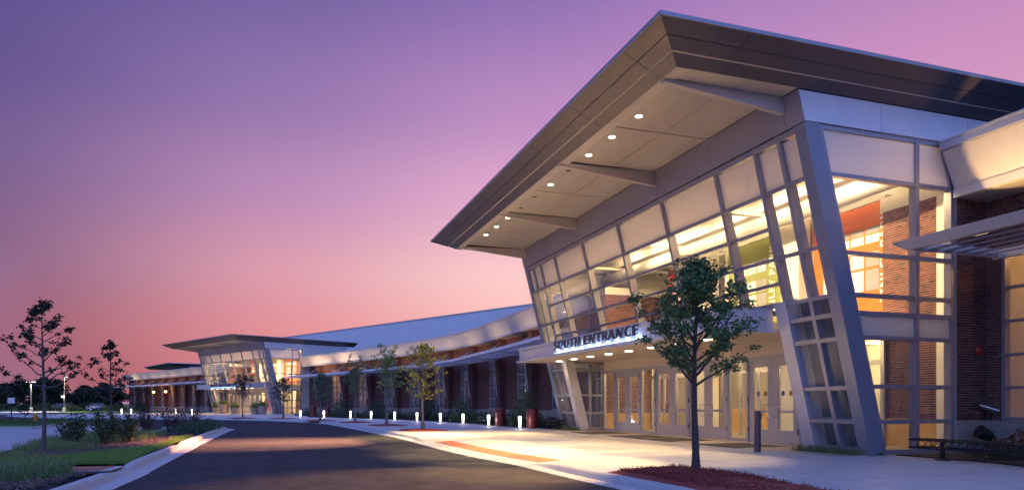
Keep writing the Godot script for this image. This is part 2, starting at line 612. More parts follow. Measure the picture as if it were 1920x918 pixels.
func entrance(called: String, label: String, sign_text: String, near: bool) -> Node3D:
	var b := thing(called, label, "entrance hall")
	var mu: Material = mats["mullion"]
	var gl: Material = mats["glass"]
	var fr: Material = mats["frosted"]
	var L := HALL
	var glow := 1.0 if near else 1.6
	# ---- floor, inside walls, ceiling
	part("floor", boxm(P(0.1, 1.0, 0.012), P(L - 0.1, -9.0, -0.1)), mats["floor_tile"], b)
	part("ceiling", boxm(P(0.2, 2.0, 8.30), P(L - 0.2, -9.0, 8.42)), mats["ceiling_white"], b)
	part("back_wall", boxm(P(0.2, -9.0, 0.0), P(L - 0.2, -9.25, 8.3)), mats["drywall"], b)
	part("side_wall", boxm(P(-0.0, -2.78, 0.0), P(0.22, -9.25, 8.3)), mats["drywall"], b)
	part("side_wall", boxm(P(L - 0.22, -2.78, 0.0), P(L, -9.25, 8.3)), mats["drywall"], b)
	for k in 7:
		part("ceiling_beam", boxm(P(0.4, 0.9 - k * 1.5, 7.98), P(L - 0.4, 0.72 - k * 1.5, 8.30)), mats["ceiling_white"], b)
	for k in 4:
		part("ceiling_joist", boxm(P(1.6 + k * 5.4, 1.4, 7.86), P(1.85 + k * 5.4, -8.9, 7.975)), mats["ceiling_white"], b)
	var du := st0()
	tube(du, [P(0.5, -2.2, 7.55), P(L - 0.5, -2.2, 7.55)], [0.28, 0.28], 14)
	part("air_duct", du.commit(), mats["grey_print"], b)
	# feature wall behind the glass: brick, orange and green bays
	part("feature_wall", boxm(P(3.36, -3.95, 3.9), P(11.6, -4.2, 7.65)), mats["drywall"], b)
	part("wall_cap", boxm(P(3.3, -3.86, 7.65), P(11.65, -4.26, 7.77)), mats["white_wall"], b)
	var bays := [["orange_bay", 3.4, 6.4, "orange_paint", 3.55, 3.06, 4], ["green_bay", 7.9, 11.3, "green_paint", 8.9, 8.28, 3]]
	for y in bays:
		var bay := part(y[0], boxm(P(y[1], -3.90, 3.95), P(y[2], -3.945, 7.62)), mats[y[3]], b)
		for row in 4:
			for col in y[6]:
				var u0: float = y[4] + col * 0.61
				var w1: float = [6.89, 6.64, 6.10, 5.55][row]
				var hh: float = [0.20, 0.25, 0.46, 0.66][row]
				var white: bool = row == 1 or (row > 1 and col % 2 == 1)
				part("print_square", boxm(P(u0, -3.885, w1), P(u0 + 0.53, -3.898, w1 - hh)), mats["white_print"] if white else mats["grey_print"], bay)
		for q in word("TINLEY PARK", 0.46, 0.01):
			# reads upwards: the text runs up the wall with the tops of its letters to the left
			var lt := part("letter", q[0], mats["white_print"], bay)
			lt.transform = Transform3D(Basis(Vector3(0, 1, 0), Vector3(1, 0, 0), Vector3(0, 0, -1)), P(y[5], -3.885, 4.45 + q[1]))
	part("white_column", boxm(P(6.45, -3.3, 0.0), P(7.35, -3.8, 7.9)), mats["white_wall"], b)
	part("white_column", boxm(P(12.4, -3.6, 0.0), P(13.1, -4.2, 7.9)), mats["white_wall"], b)
	var ban := part("red_banner", boxm(P(14.4, -3.0, 5.4), P(14.44, -3.65, 7.35)), mats["red_paint"], b)
	part("print_square", boxm(P(14.385, -3.12, 5.6), P(14.398, -3.55, 6.1)), mats["white_print"], ban)
	part("print_square", boxm(P(14.385, -3.12, 6.25), P(14.398, -3.55, 6.5)), mats["white_print"], ban)
	part("print_square", boxm(P(14.385, -3.12, 6.62), P(14.398, -3.55, 6.85)), mats["grey_print"], ban)
	# brick inside: a wall facing the front and a wall end facing along it
	var rest := st0()
	var singles := [290 if near else 0]
	part("brick_backing", boxm(P(1.4, -3.83, 0.84), P(3.34, -4.2, 7.2)), mats["inner_mortar"], b)
	brick_field(b, P(3.34, -3.83, 0.84), Vector3(-1, 0, 0), Vector3(0, 0, -1), 1.94, 6.35, [], singles, rest, [0, 91])
	part("brick_cap", boxm(P(1.36, -3.76, 7.2), P(3.38, -4.24, 7.62)), mats["white_wall"], b)
	part("brick_plinth", boxm(P(1.36, -3.79, 0.0), P(3.38, -4.2, 0.84)), mats["tan_panel"], b)
	part("wall_jamb", boxm(P(0.22, -3.7, 0.0), P(1.36, -4.2, 7.9)), mats["white_wall"], b)
	part("brick_backing", boxm(P(17.5, -1.3, 0.84), P(18.0, -4.95, 6.6)), mats["inner_mortar"], b)
	brick_field(b, P(17.5, -1.3, 0.84), Vector3(0, 0, 1), Vector3(-1, 0, 0), 3.65, 5.75, [], [0], rest, [82])
	part("brick_cap", boxm(P(17.44, -1.26, 6.6), P(18.06, -5.0, 6.95)), mats["white_wall"], b)
	part("brick_plinth", boxm(P(17.46, -1.26, 0.0), P(18.04, -4.99, 0.84)), mats["tan_panel"], b)
	part("bricks", rest.commit(), mats["brick_rest"], b).set_meta("kind", "stuff")
	# vestibule roof and inner door screen, lobby
	part("vestibule_roof", boxm(P(2.4, -1.2, 3.36), P(17.36, -4.2, 3.9)), mats["drywall"], b)
	part("lobby_ceiling", boxm(P(0.3, -4.2, 3.36), P(L - 0.3, -9.0, 3.5)), mats["ceiling_white"], b)
	for k in 13:
		part("inner_door_stile", boxm(P(3.2 + k * 1.17, -3.72, 0.02), P(3.34 + k * 1.17, -3.8, 3.36)), mats["door_metal"], b)
	part("inner_door_rail", boxm(P(3.34, -3.725, 2.5), P(17.2, -3.795, 2.66)), mats["door_metal"], b)
	part("lobby_partition", boxm(P(4.5, -6.2, 0.02), P(7.0, -6.4, 3.36)), mats["drywall"], b)
	part("lobby_partition", boxm(P(8.6, -7.2, 0.02), P(11.4, -7.4, 3.36)), mats["drywall"], b)
	part("lobby_counter", boxm(P(11.6, -6.0, 0.02), P(14.4, -6.6, 1.05)), mats["tan_panel"], b)
	part("lobby_screen", boxm(P(14.6, -5.6, 0.02), P(15.2, -5.8, 2.9)), mats["red_paint"], b)
	# ---- lamps inside
	for u in [2.4, 5.6, 8.4, 11.8, 16.0]:
		var lamp := part("unseen_ceiling_lamp", boxm(Vector3(-0.22, -0.03, -0.22), Vector3(0.22, 0.03, 0.22)), mats["unseen_lamp_glow"], b)
		lamp.position = P(u, -1.32, 8.265)  # unseen lamps, placed to light the upper hall
		omni(lamp, Vector3(0, -0.22, 0), 3.6 * glow, Color(1, 0.84, 0.60), 0.12)
	for q in [[2.4, -3.9, 26.0], [4.4, -4.0, 15.0], [6.4, -4.0, 15.0], [8.8, -4.0, 15.0], [10.6, -4.0, 15.0], [13.4, -6.0, 24.0]]:
		var lamp := part("track_lamp", boxm(Vector3(-0.05, -0.09, -0.05), Vector3(0.05, 0.09, 0.05)), mats["dark_metal"], b)
		lamp.position = P(q[0], -0.35, 7.86)
		spot(lamp, P(0, -0.08, -0.12), P(0, q[1] + 0.35, -1.7), q[2], 50.0, Color(1, 0.85, 0.62), 0.05, 0.7)
	for u in [3.0, 6.4, 9.8, 13.2, 16.4]:
		var lamp := part("added_fill_uplight", boxm(Vector3(-0.3, -0.04, -0.08), Vector3(0.3, 0.04, 0.08)), mats["unseen_lamp_glow"], b)
		lamp.position = P(u, -1.9, 3.95)  # added fill lamps hidden behind the canopy, brighten mullions and ceiling
		omni(lamp, Vector3(0, 0.16, 0), 2.6 * glow, Color(1, 0.86, 0.62), 0.1)
	var side_lamp := part("track_lamp", boxm(Vector3(-0.05, -0.09, -0.05), Vector3(0.05, 0.09, 0.05)), mats["dark_metal"], b)
	side_lamp.position = P(14.6, -2.2, 7.8)
	spot(side_lamp, P(0.1, 0, -0.12), P(2.9, -0.4, -2.4), 30.0, 42.0, Color(1, 0.85, 0.62), 0.05, 0.7)
	for u in [4.6, 7.2, 10.4]:
		var lamp := part("unseen_wall_uplight", boxm(Vector3(-0.5, -0.03, -0.06), Vector3(0.5, 0.02, 0.06)), mats["unseen_lamp_glow"], b)
		lamp.position = P(u, -4.08, 7.81)  # out of view above the wall cap, lights the ceiling
		omni(lamp, Vector3(0, 0.12, 0), 1.3, Color(1, 0.86, 0.64), 0.08)
	for u in [5.0, 9.8, 14.6]:
		for v in [-2.5, -5.4]:
			var cd := st0()
			lathe(cd, [Vector2(0, -0.02), Vector2(0.11, -0.02), Vector2(0.11, 0.0)], 16)
			var lamp := part("unseen_ceiling_lamp", cd.commit(), mats["downlight_glow"], b)
			lamp.position = P(u, v, 3.355)  # unseen lamps, placed to light vestibule and lobby
			omni(lamp, Vector3(0, -0.2, 0), 3.2 * glow, Color(1, 0.87, 0.62), 0.1)
	# ---- leaning front: uprights
	var cols := [1.0, 1.93, 3.72, 6.72, 9.86, 13.0, 16.0, 17.79, 18.72]
	for k in cols.size():
		var u: float = cols[k]
		var low := 0.1 if u < 1.5 or u > 18.2 else 3.95
		part("mullion", fbar(u - 0.06, u + 0.06, low, HEAD, -0.24, 0.028), mu, b)
	for u in [0.0, L - 0.36]:
		part("corner_column", fbar(u, u + 0.36, 0.0, HEAD, -0.40, 0.045), mats["column_metal"], b)
	for u in [1.93, L - 2.33]:
		part("leg_column", fbar(u - 0.03, u + 0.41, 0.0, 4.05, -0.40, 0.04), mats["panel"], b)
	# ---- rails and panes
	var rails_main := [6.82, 5.95, 5.16, 4.52]
	for w in rails_main:
		part("transom", fbar(1.99, 17.73, w - 0.045, w + 0.045, -0.17, 0.02), mu, b)
	part("transom", fbar(0.36, L - 0.36, HEAD - 0.15, HEAD - 0.01, -0.17, 0.022), mu, b)
	part("transom", fbar(1.99, 17.73, 3.92, 4.05, -0.17, 0.022), mu, b)
	for e in [[0.36, 0.94, 1.06, 1.87], [17.85, 18.66, 18.78, L - 0.36]]:
		for w in [6.82, 5.16, 3.97, 3.5, 2.91, 1.69, 0.84, 0.1]:
			for h in 2:
				var hi: float = e[2 * h + 1]
				var lo: float = e[2 * h]
				if w < 3.6:
					hi = minf(hi, 1.90) if hi < 5 else hi
					lo = maxf(lo, 17.81) if lo > 5 else lo
				part("transom", fbar(lo, hi, w - 0.05, w + 0.05, -0.17, 0.02), mu, b)
	var rw := [HEAD - 0.15, 6.82, 5.95, 5.16, 4.52, 4.0]
	for k in range(1, cols.size() - 2):
		for r in 5:
			part("frosted_pane" if r == 0 else "pane", fpane(cols[k] + 0.06, cols[k + 1] - 0.06, rw[r + 1] + 0.045, rw[r] - 0.045, -0.07), fr if r == 0 else gl, b)
	var lw := [HEAD - 0.15, 6.82, 5.16, 3.97, 3.5, 2.91, 1.69, 0.84, 0.1]
	for e in [[0.36, 0.94], [1.06, 1.87], [17.85, 18.66], [18.78, L - 0.36]]:
		for r in 8:
			part("frosted_pane" if r == 0 else "pane", fpane(e[0], e[1], lw[r + 1] + 0.05, lw[r] - 0.05, -0.07), fr if r == 0 else gl, b)
	# ---- header panels
	var joints := [-0.02, 0.6, 3.7, 6.76, 9.86, 12.96, 16.02, 19.12, L + 0.02]
	part("header_backing", fbar(0.0, L, HEAD + 0.012, TOPW - 0.01, -0.3, -0.012), mats["dark_gap"], b)
	for k in joints.size() - 1:
		part("header_panel", fbar(joints[k] + 0.006, joints[k + 1] - 0.006, HEAD + 0.02, TOPW + (0.02 if k == 0 or k == 7 else 0.09), -0.01, 0.05), mats["shaded_cladding"], b)
	# ---- dark lining inside the right leg
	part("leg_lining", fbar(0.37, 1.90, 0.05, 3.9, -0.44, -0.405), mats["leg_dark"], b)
	# ---- leg returns towards the doors
	for e in [[2.335, 1.0], [L - 2.335, -1.0]]:
		var u: float = e[0]
		var ud: float = u + 0.08 * e[1]
		var dv := -1.14
		for w in [3.22, 2.95, 1.69, 0.84, 0.1]:
			part("return_rail", ubar([Vector2(LEAN * w - 0.42, w - 0.045), Vector2(dv + 0.06, w - 0.045), Vector2(dv + 0.06, w + 0.045), Vector2(LEAN * w - 0.42, w + 0.045)], u, ud), mu, b)
		part("return_post", boxm(P(u, dv + 0.07, 0.0), P(ud + 0.002 * e[1], dv - 0.08, 3.28)), mu, b)
		part("return_post", boxm(P(u, -0.38, 0.1), P(ud, -0.46, 2.95)), mu, b)
		var yw := [3.22, 2.95, 1.69, 0.84, 0.1]
		for r in 4:
			part("return_pane", upane([Vector2(LEAN * yw[r + 1] - 0.42, yw[r + 1] + 0.04), Vector2(dv + 0.06, yw[r + 1] + 0.04), Vector2(dv + 0.06, yw[r] - 0.04), Vector2(LEAN * yw[r] - 0.42, yw[r] - 0.04)], u + 0.04 * e[1], e[1]), gl, b)
	# ---- canopy with the sign
	var c0 := 2.5
	var c1 := 18.5
	part("canopy_ceiling", boxm(P(c0 + 0.03, 2.74, 3.30), P(c1 - 0.03, -1.12, 3.36)), mats["cream_strip"], b)
	part("canopy_lip", boxm(P(c0 - 0.06, 2.86, 3.255), P(c1 + 0.25, 2.742, 3.345)), mats["panel"], b)
	part("canopy_lip", boxm(P(c0 - 0.06, 2.738, 3.255), P(c0 + 0.028, 0.86, 3.345)), mats["panel"], b)
	part("canopy_lip", boxm(P(c1 - 0.028, 2.738, 3.255), P(c1 + 0.06, 0.86, 3.345)), mats["panel"], b)
	var cj := [c0, 4.6, 8.6, 12.6, 16.2, c1]
	for k in 5:
		part("canopy_fascia", boxm(P(cj[k] + 0.004, 2.78, 3.35), P(cj[k + 1] - 0.004, 2.70, 3.79)), mats["panel"], b)
	part("canopy_fascia", boxm(P(c0 + 0.004, 2.695, 3.35), P(c0 + 0.08, 1.2, 3.90)), mats["panel"], b)
	part("canopy_fascia", boxm(P(c0 + 0.004, 1.19, 3.35), P(c0 + 0.08, 0.96, 3.90)), mats["panel"], b)
	part("canopy_fascia", boxm(P(c1 - 0.08, 2.695, 3.35), P(c1 - 0.004, 0.96, 3.79)), mats["panel"], b)
	part("canopy_cap", boxm(P(c0 - 0.03, 2.82, 3.803), P(c1 + 0.06, 2.6, 3.925)), mats["panel"], b)
	part("canopy_cap", boxm(P(c0 - 0.03, 2.598, 3.902), P(c0 + 0.25, 1.02, 3.926)), mats["panel"], b)
	part("canopy_roof", boxm(P(c0 + 0.09, 2.58, 3.74), P(c1 - 0.09, 0.72, 3.88)), mats["roofing"], b)
	var board := part("entrance_sign", boxm(P(13.95, 2.80, 3.385), P(6.3, 2.785, 3.40)), mats["dark_metal"], b)
	var su := 13.9
	var length: float = font.get_string_size(sign_text, HORIZONTAL_ALIGNMENT_LEFT, -1, 64).x / 64.0
	var size := 0.48
	var stretch := minf(7.25 / (length * size), 2.2)
	for q in word(sign_text, size, 0.05):
		var lt := part("letter", q[0], mats["letter_metal"], board)
		lt.transform = Transform3D(Basis(Vector3(-stretch, 0, 0), Vector3(0, 1, 0), Vector3(0, 0, -1)), P(su - q[1] * stretch, 2.87, 3.40))
	part("sign_led_strip", boxm(P(su + 0.05, 2.835, 3.39), P(su - length * size * stretch - 0.05, 2.815, 3.405)), mats["led_glow"], board)
	for k in 10:
		var u := su - 0.35 - k * (length * size * stretch - 0.5) / 9.0
		omni(board, P(u, 2.83, 3.425), 0.42 if near else 0.04, Color(0.62, 0.78, 1.0), 0.015)
	# ---- canopy lamps
	for k in 8:
		var u := 17.4 - k * 1.72
		if u < 5:
			continue
		var cd := st0()
		lathe(cd, [Vector2(0, -0.012), Vector2(0.13, -0.012), Vector2(0.15, -0.004), Vector2(0.15, 0.004)], 18)
		var lamp := part("canopy_downlight", cd.commit(), mats["downlight_glow"], b)
		lamp.position = P(u, 1.15, 3.30)
		spot(lamp, Vector3(0, -0.03, 0), Vector3.DOWN, 3.2 if near else 9.0, 62.0, Color(1, 0.80, 0.50), 0.1, 0.7)
	# ---- doors
	var dv := -1.14
	part("door_header", boxm(P(2.44, dv + 0.03, 2.86), P(17.28, dv - 0.10, 3.30)), mats["cream_strip"], b)
	part("door_head_rail", boxm(P(2.44, dv + 0.05, 2.74), P(17.28, dv - 0.08, 2.857)), mats["door_metal"], b)
	var bayl := [["sidelight", 2.44, 3.84], ["door", 3.90, 6.28], ["sidelight", 6.36, 7.40], ["door", 7.48, 9.84], ["door", 9.92, 12.36], ["sidelight", 12.44, 13.62], ["door", 13.70, 16.06], ["sidelight", 16.14, 17.28]]
	for y in bayl:
		var a: float = y[1]
		var z: float = y[2]
		if y[0] == "sidelight":
			part("sidelight_frame", boxm(P(a, dv + 0.04, 0.0), P(a + 0.07, dv - 0.07, 2.74)), mats["door_metal"], b)
			part("sidelight_frame", boxm(P(z - 0.07, dv + 0.04, 0.0), P(z, dv - 0.07, 2.74)), mats["door_metal"], b)
			part("sidelight_frame", boxm(P(a + 0.07, dv + 0.035, 0.0), P(z - 0.07, dv - 0.065, 0.12)), mats["door_metal"], b)
			var sp := st0()
			quad(sp, P(a + 0.07, dv, 0.12), P(z - 0.07, dv, 0.12), P(z - 0.07, dv, 2.74), P(a + 0.07, dv, 2.74), P(0, 1, 0))
			part("sidelight_pane", sp.commit(), gl, b)
			continue
		part("door_jamb", boxm(P(a - 0.06, dv + 0.055, 0.0), P(a - 0.005, dv - 0.085, 2.74)), mats["door_metal"], b)
		part("door_jamb", boxm(P(z + 0.005, dv + 0.055, 0.0), P(z + 0.06, dv - 0.085, 2.74)), mats["door_metal"], b)
		var mid := (a + z) / 2
		for leaf in [[a, mid - 0.004, 1], [mid + 0.004, z, -1]]:
			var l0: float = leaf[0]
			var l1: float = leaf[1]
			var s := st0()
			box(s, P(l0, dv + 0.02, 0.02), P(l0 + 0.24, dv - 0.03, 2.73))
			box(s, P(l1 - 0.24, dv + 0.02, 0.02), P(l1, dv - 0.03, 2.73))
			box(s, P(l0 + 0.24, dv + 0.018, 0.02), P(l1 - 0.24, dv - 0.028, 0.46))
			box(s, P(l0 + 0.24, dv + 0.018, 2.50), P(l1 - 0.24, dv - 0.028, 2.73))
			var d := part("door", s.commit(), mats["door_metal"], b)
			var sp := st0()
			quad(sp, P(l0 + 0.24, dv - 0.005, 0.46), P(l1 - 0.24, dv - 0.005, 0.46), P(l1 - 0.24, dv - 0.005, 2.50), P(l0 + 0.24, dv - 0.005, 2.50), P(0, 1, 0))
			part("door_pane", sp.commit(), gl, d)
			part("push_bar", boxm(P(l0 + 0.2, dv - 0.04, 1.0), P(l1 - 0.2, dv - 0.09, 1.08)), mats["steel"], d)
			var hu: float = l1 - 0.1 if leaf[2] > 0 else l0 + 0.1
			var hd := st0()
			var inw: float = hu - 0.28 * leaf[2]
			tube(hd, [P(hu, dv + 0.02, 0.86), P(hu, dv + 0.09, 0.86), P(inw, dv + 0.09, 0.86), P(inw, dv + 0.09, 1.26), P(hu, dv + 0.09, 1.26), P(hu, dv + 0.02, 1.26)], [0.013, 0.013, 0.013, 0.013, 0.013, 0.013], 8)
			part("door_handle", hd.commit(), mats["steel"], d)
			for hw in [0.35, 1.35, 2.4]:
				var hx: float = l0 - 0.006 if leaf[2] > 0 else l1 + 0.006
				part("hinge", boxm(P(hx - 0.02, dv + 0.066, hw), P(hx + 0.02, dv + 0.058, hw + 0.16)), mats["dark_metal"], d)
			if near and a < 4.0:
				for kk in 2:
					var ds := st0()
					lathe(ds, [Vector2(0, 0.004), Vector2(0.085, 0.004), Vector2(0.085, 0.0)], 18)
					var sk := part("door_sticker", ds.commit(), mats["sticker_blue"] if kk == 1 else mats["sticker_gold"], d)
					sk.transform = Transform3D(Basis(Vector3(1, 0, 0), Vector3(0, 0, -1), Vector3(0, 1, 0)), P(l0 + 0.36 + kk * 0.36, dv + 0.006, 1.62))
	# ---- glazed side walls (right one is seen; the left one mirrors it)
	for e in [[0.0, 1.0], [L, -1.0]]:
		var uo: float = e[0] + 0.006 * e[1]
		var ui: float = e[0] + 0.16 * e[1]
		var rows := [HEAD - 0.05, 6.87, 5.0, 3.98, 3.54, 2.94, 1.72, 0.84, 0.08]
		var front := func(w: float) -> float: return LEAN * w - 0.43
		part("side_mullion", boxm(P(uo, -1.42, 0.0), P(ui + 0.06 * e[1], -1.54, HEAD)), mu, b)
		part("side_mullion", boxm(P(uo, -2.62, 0.0), P(ui + 0.06 * e[1], -2.74, 6.83)), mu, b)
		part("side_mullion", ubar([Vector2(-2.62, 6.83), Vector2(-2.74, 6.83), Vector2(-2.40, HEAD), Vector2(-2.28, HEAD)], uo, ui + 0.06 * e[1]), mu, b)
		part("front_edge_bar", ubar([Vector2(front.call(0.0) + 0.06, 0.0), Vector2(front.call(0.0) - 0.06, 0.0), Vector2(front.call(HEAD) - 0.06, HEAD), Vector2(front.call(HEAD) + 0.06, HEAD)], uo, ui + 0.05 * e[1]), mu, b)
		for k in rows.size():
			var w: float = rows[k]
			var hh := 0.05
			var back := -2.62 if w < 7 else -2.32
			part("side_rail", ubar([Vector2(front.call(w) - 0.06, w - hh), Vector2(-1.42, w - hh), Vector2(-1.42, w + hh), Vector2(front.call(w) - 0.06, w + hh)], uo + 0.012 * e[1], ui), mu, b)
			part("side_rail", ubar([Vector2(-1.54, w - hh), Vector2(back, w - hh), Vector2(back, w + hh), Vector2(-1.54, w + hh)], uo + 0.012 * e[1], ui), mu, b)
		for r in rows.size() - 1:
			var wt: float = rows[r] - 0.05
			var wb: float = rows[r + 1] + 0.05
			var gm: Material = fr if r == 0 else (mats["spandrel_frost"] if r == 4 else gl)
			var nm := "frosted_pane" if r == 0 or r == 4 else "side_pane"
			var um: float = e[0] + 0.07 * e[1]
			part(nm, upane([Vector2(front.call(wb) - 0.06, wb), Vector2(-1.42, wb), Vector2(-1.42, wt), Vector2(front.call(wt) - 0.06, wt)], um, -e[1]), gm, b)
			part(nm, upane([Vector2(-1.54, wb), Vector2(-2.62, wb), Vector2(-2.62 if r > 0 else -2.30, wt), Vector2(-1.54, wt)], um, -e[1]), gm, b)
		# side header
		var hj := [LEAN * TOPW + 0.04, -0.25, -3.15, -6.2, -9.25]
		for k in 4:
			var v0: float = hj[k]
			var v0b: float = LEAN * HEAD + 0.04 if k == 0 else v0
			part("side_header_panel", ubar([Vector2(v0b - 0.006, HEAD + 0.02), Vector2(hj[k + 1] + 0.006, HEAD + 0.02), Vector2(hj[k + 1] + 0.006, TOPW - 0.005), Vector2(v0 - 0.006, TOPW - 0.005)], e[0] - 0.03 * e[1], e[0] + 0.1 * e[1]), mats["lit_cladding"], b)
	# ---- roof: a wedge edge of metal panels round a flat roof
	var u0 := -1.05
	var u1 := L + 1.05
	var v1 := 6.6
	var v0 := -10.3
	part("roof_deck", boxm(P(u0 + 0.02, v1 - 0.02, 9.25), P(u1 - 0.02, v0 + 0.02, 9.31)), mats["roofing"], b)
	for t in [[P(u0 - 0.02, v1 + 0.02, 9.25), P(u1 + 0.02, v1 - 0.05, 9.33)], [P(u0 - 0.02, v1 - 0.052, 9.25), P(u0 + 0.05, v0, 9.33)], [P(u1 - 0.05, v1 - 0.052, 9.25), P(u1 + 0.02, v0, 9.33)]]:
		part("roof_edge_trim", boxm(t[0], t[1]), mats["mullion"], b)
	var bands := [[0.02, 9.245, 0.36, 9.09, "shaded_fascia"], [0.37, 9.08, 0.66, 8.94, "shaded_fascia"], [0.72, 8.925, 1.0, 8.775, "shaded_fascia"]]
	var fj := [0.6, 3.7, 6.76, 9.86, 12.96, 16.02, 19.12]
	var sj := [4.4, 1.5, -1.6, -4.7, -7.8]
	part("fascia_backing", wedge(u0 + 0.06, u1 - 0.06, v1 - 0.06, v0 + 0.06), mats["dark_gap"], b)
	for y in bands:
		var d0: float = y[0]
		var d1: float = y[2]
		var xs := [-99.0] + fj + [99.0]
		for k in xs.size() - 1:
			var s := st0()
			var q := []
			for dd in [[d0, y[1]], [d1, y[3]]]:
				var a: float = maxf(xs[k] + 0.006, u0 + dd[0])
				var z: float = minf(xs[k + 1] - 0.006, u1 - dd[0])
				q.append(P(a, v1 - dd[0], dd[1]))
				q.append(P(z, v1 - dd[0], dd[1]))
			plate(s, q[0], q[1], q[3], q[2], Vector3(0, 0.05, 0.03))
			part("fascia_panel", s.commit(), mats[y[4]], b)
		var ys := [99.0] + sj + [v0]
		for e in [[u0, 1.0], [u1, -1.0]]:
			for k in ys.size() - 1:
				var s := st0()
				var q := []
				for dd in [[d0, y[1]], [d1, y[3]]]:
					var a: float = minf(ys[k] - 0.006, v1 - dd[0])
					q.append(P(e[0] + dd[0] * e[1], a, dd[1]))
					q.append(P(e[0] + dd[0] * e[1], ys[k + 1] + 0.006, dd[1]))
				plate(s, q[0], q[1], q[3], q[2], Vector3(0.03 * e[1], 0.05, 0))
				part("fascia_panel", s.commit(), mats[y[4]], b)
	# cream reveal between the second and third band, and the flat strip at the foot
	for y in [[0.67, 8.935, 0.715, 8.93], [1.0, 8.77, 1.28, 8.755]]:
		var s := st0()
		plate(s, P(u0 + y[0], v1 - y[0], y[1]), P(u1 - y[0], v1 - y[0], y[1]), P(u1 - (y[2] if y[0] < 0.9 else y[0]), v1 - y[2], y[3]), P(u0 + (y[2] if y[0] < 0.9 else y[0]), v1 - y[2], y[3]), Vector3(0, 0.03, 0))
		part("soffit_strip", s.commit(), mats["cream_strip"], b)
		if y[0] < 0.9:
			for e in [[u0, 1.0], [u1, -1.0]]:
				s = st0()
				plate(s, P(e[0] + y[0] * e[1], v1 - y[0], y[1]), P(e[0] + y[0] * e[1], v0, y[1]), P(e[0] + y[2] * e[1], v0, y[3]), P(e[0] + y[2] * e[1], v1 - y[2], y[3]), Vector3(0, 0.03, 0))
				part("soffit_strip", s.commit(), mats["cream_strip"], b)
	# soffit between the beams
	var vi := 5.32
	var vh := LEAN * 8.8 + 0.06
	part("soffit_backing", boxm(P(-0.03, vi - 0.01, 8.905), P(L + 0.03, vh - 0.1, 8.95)), mats["dark_gap"], b)
	part("soffit_step", boxm(P(0.5, vi + 0.02, 8.757), P(19.22, vi, 8.90)), mats["cream_strip"], b)
	var bm := [0.6, 6.76, 12.96, 19.12]
	for k in 3:
		var um: float = (bm[k] + bm[k + 1]) / 2
		for h in 2:
			var a: float = bm[k] + 0.08 if h == 0 else um + 0.02
			var z: float = um - 0.02 if h == 0 else bm[k + 1] - 0.08
			var vm := 3.75
			part("soffit_panel", boxm(P(a, vi - 0.012, 8.86), P(z, vm + 0.008, 8.90)), mats["soffit"], b)
			part("soffit_panel", boxm(P(a, vm - 0.008, 8.86), P(z, vh, 8.90)), mats["soffit"], b)
		part("soffit_rib", boxm(P(um - 0.015, vi - 0.01, 8.835), P(um + 0.015, vh, 8.90)), mats["cream_strip"], b)
	for e in [[-0.03, 0.52], [19.2, L + 0.03]]:
		for h in 2:
			part("soffit_panel", boxm(P(e[0], [vi, 3.742][h], 8.79), P(e[1], [3.758, vh][h], 8.83)), mats["soffit"], b)
	for u in bm:
		var s := st0()
		hexa(s, [P(u - 0.075, vi + 0.25, 8.70), P(u + 0.075, vi + 0.25, 8.70), P(u + 0.075, LEAN * 8.4 + 0.06, 8.40), P(u - 0.075, LEAN * 8.4 + 0.06, 8.40)],
			[P(u - 0.075, vi + 0.25, 8.756), P(u + 0.075, vi + 0.25, 8.756), P(u + 0.075, vh, 8.86), P(u - 0.075, vh, 8.86)])
		part("soffit_beam", s.commit(), mats["beam"], b)
	for k in 10:
		var u := 2.85 + k * 1.555
		var lit: bool = [true, true, true, false, true, false, false, true, true, true][k]
		var cd := st0()
		lathe(cd, [Vector2(0, -0.004), Vector2(0.075, -0.004), Vector2(0.085, -0.006), Vector2(0.09, 0.0)], 18)
		var lamp := part("soffit_downlight" if lit else "unlit_downlight", cd.commit(), mats["downlight_glow"] if lit else mats["dark_metal"], b)
		lamp.position = P(u, 4.95, 8.858)
		if lit:
			if near:
				# narrow heads: straight down, out over the walk, and a far throw from the end groups
				spot(lamp, Vector3(0, -0.03, 0.04), Vector3(-0.16 if k == 0 else 0.0, -1, -0.06), 95.0, 21.0, Color(1, 0.84, 0.54), 0.05, 0.5)
				spot(lamp, Vector3(0, -0.03, 0.0), Vector3(-0.24 if k == 0 else 0.0, -1, -0.38), 220.0, 17.0, Color(1, 0.84, 0.54), 0.05, 0.5)
				if k == 0:
					spot(lamp, Vector3(0, -0.03, -0.04), Vector3(-0.42, -1, -0.72), 420.0, 17.0, Color(1, 0.74, 0.44), 0.05, 0.8)
				elif k > 6:
					spot(lamp, Vector3(0, -0.03, -0.04), Vector3(-0.22, -1, -1.0), 1000.0, 14.0, Color(1, 0.68, 0.50), 0.05, 0.5)
			else:
				spot(lamp, Vector3(0, -0.05, 0), Vector3(0, -1, -0.45), 40.0, 30.0, Color(1, 0.79, 0.50), 0.12, 0.5)
	return b

func plate(s: SurfaceTool, a: Vector3, b: Vector3, c: Vector3, d: Vector3, back: Vector3) -> void:
	hexa(s, [a, b, c, d], [a + back, b + back, c + back, d + back])

func wedge(u0: float, u1: float, v1: float, v0: float) -> ArrayMesh:
	# the dark inside of the roof edge, just behind the panels
	var s := st0()
	var i := 0.95
	hexa(s, [P(u0 + i, v1 - i, 8.97), P(u1 - i, v1 - i, 8.97), P(u1 - i, v0 + 0.1, 8.97), P(u0 + i, v0 + 0.1, 8.97)],
		[P(u0, v1, 9.24), P(u1, v1, 9.24), P(u1, v0, 9.24), P(u0, v0, 9.24)])
	return s.commit()

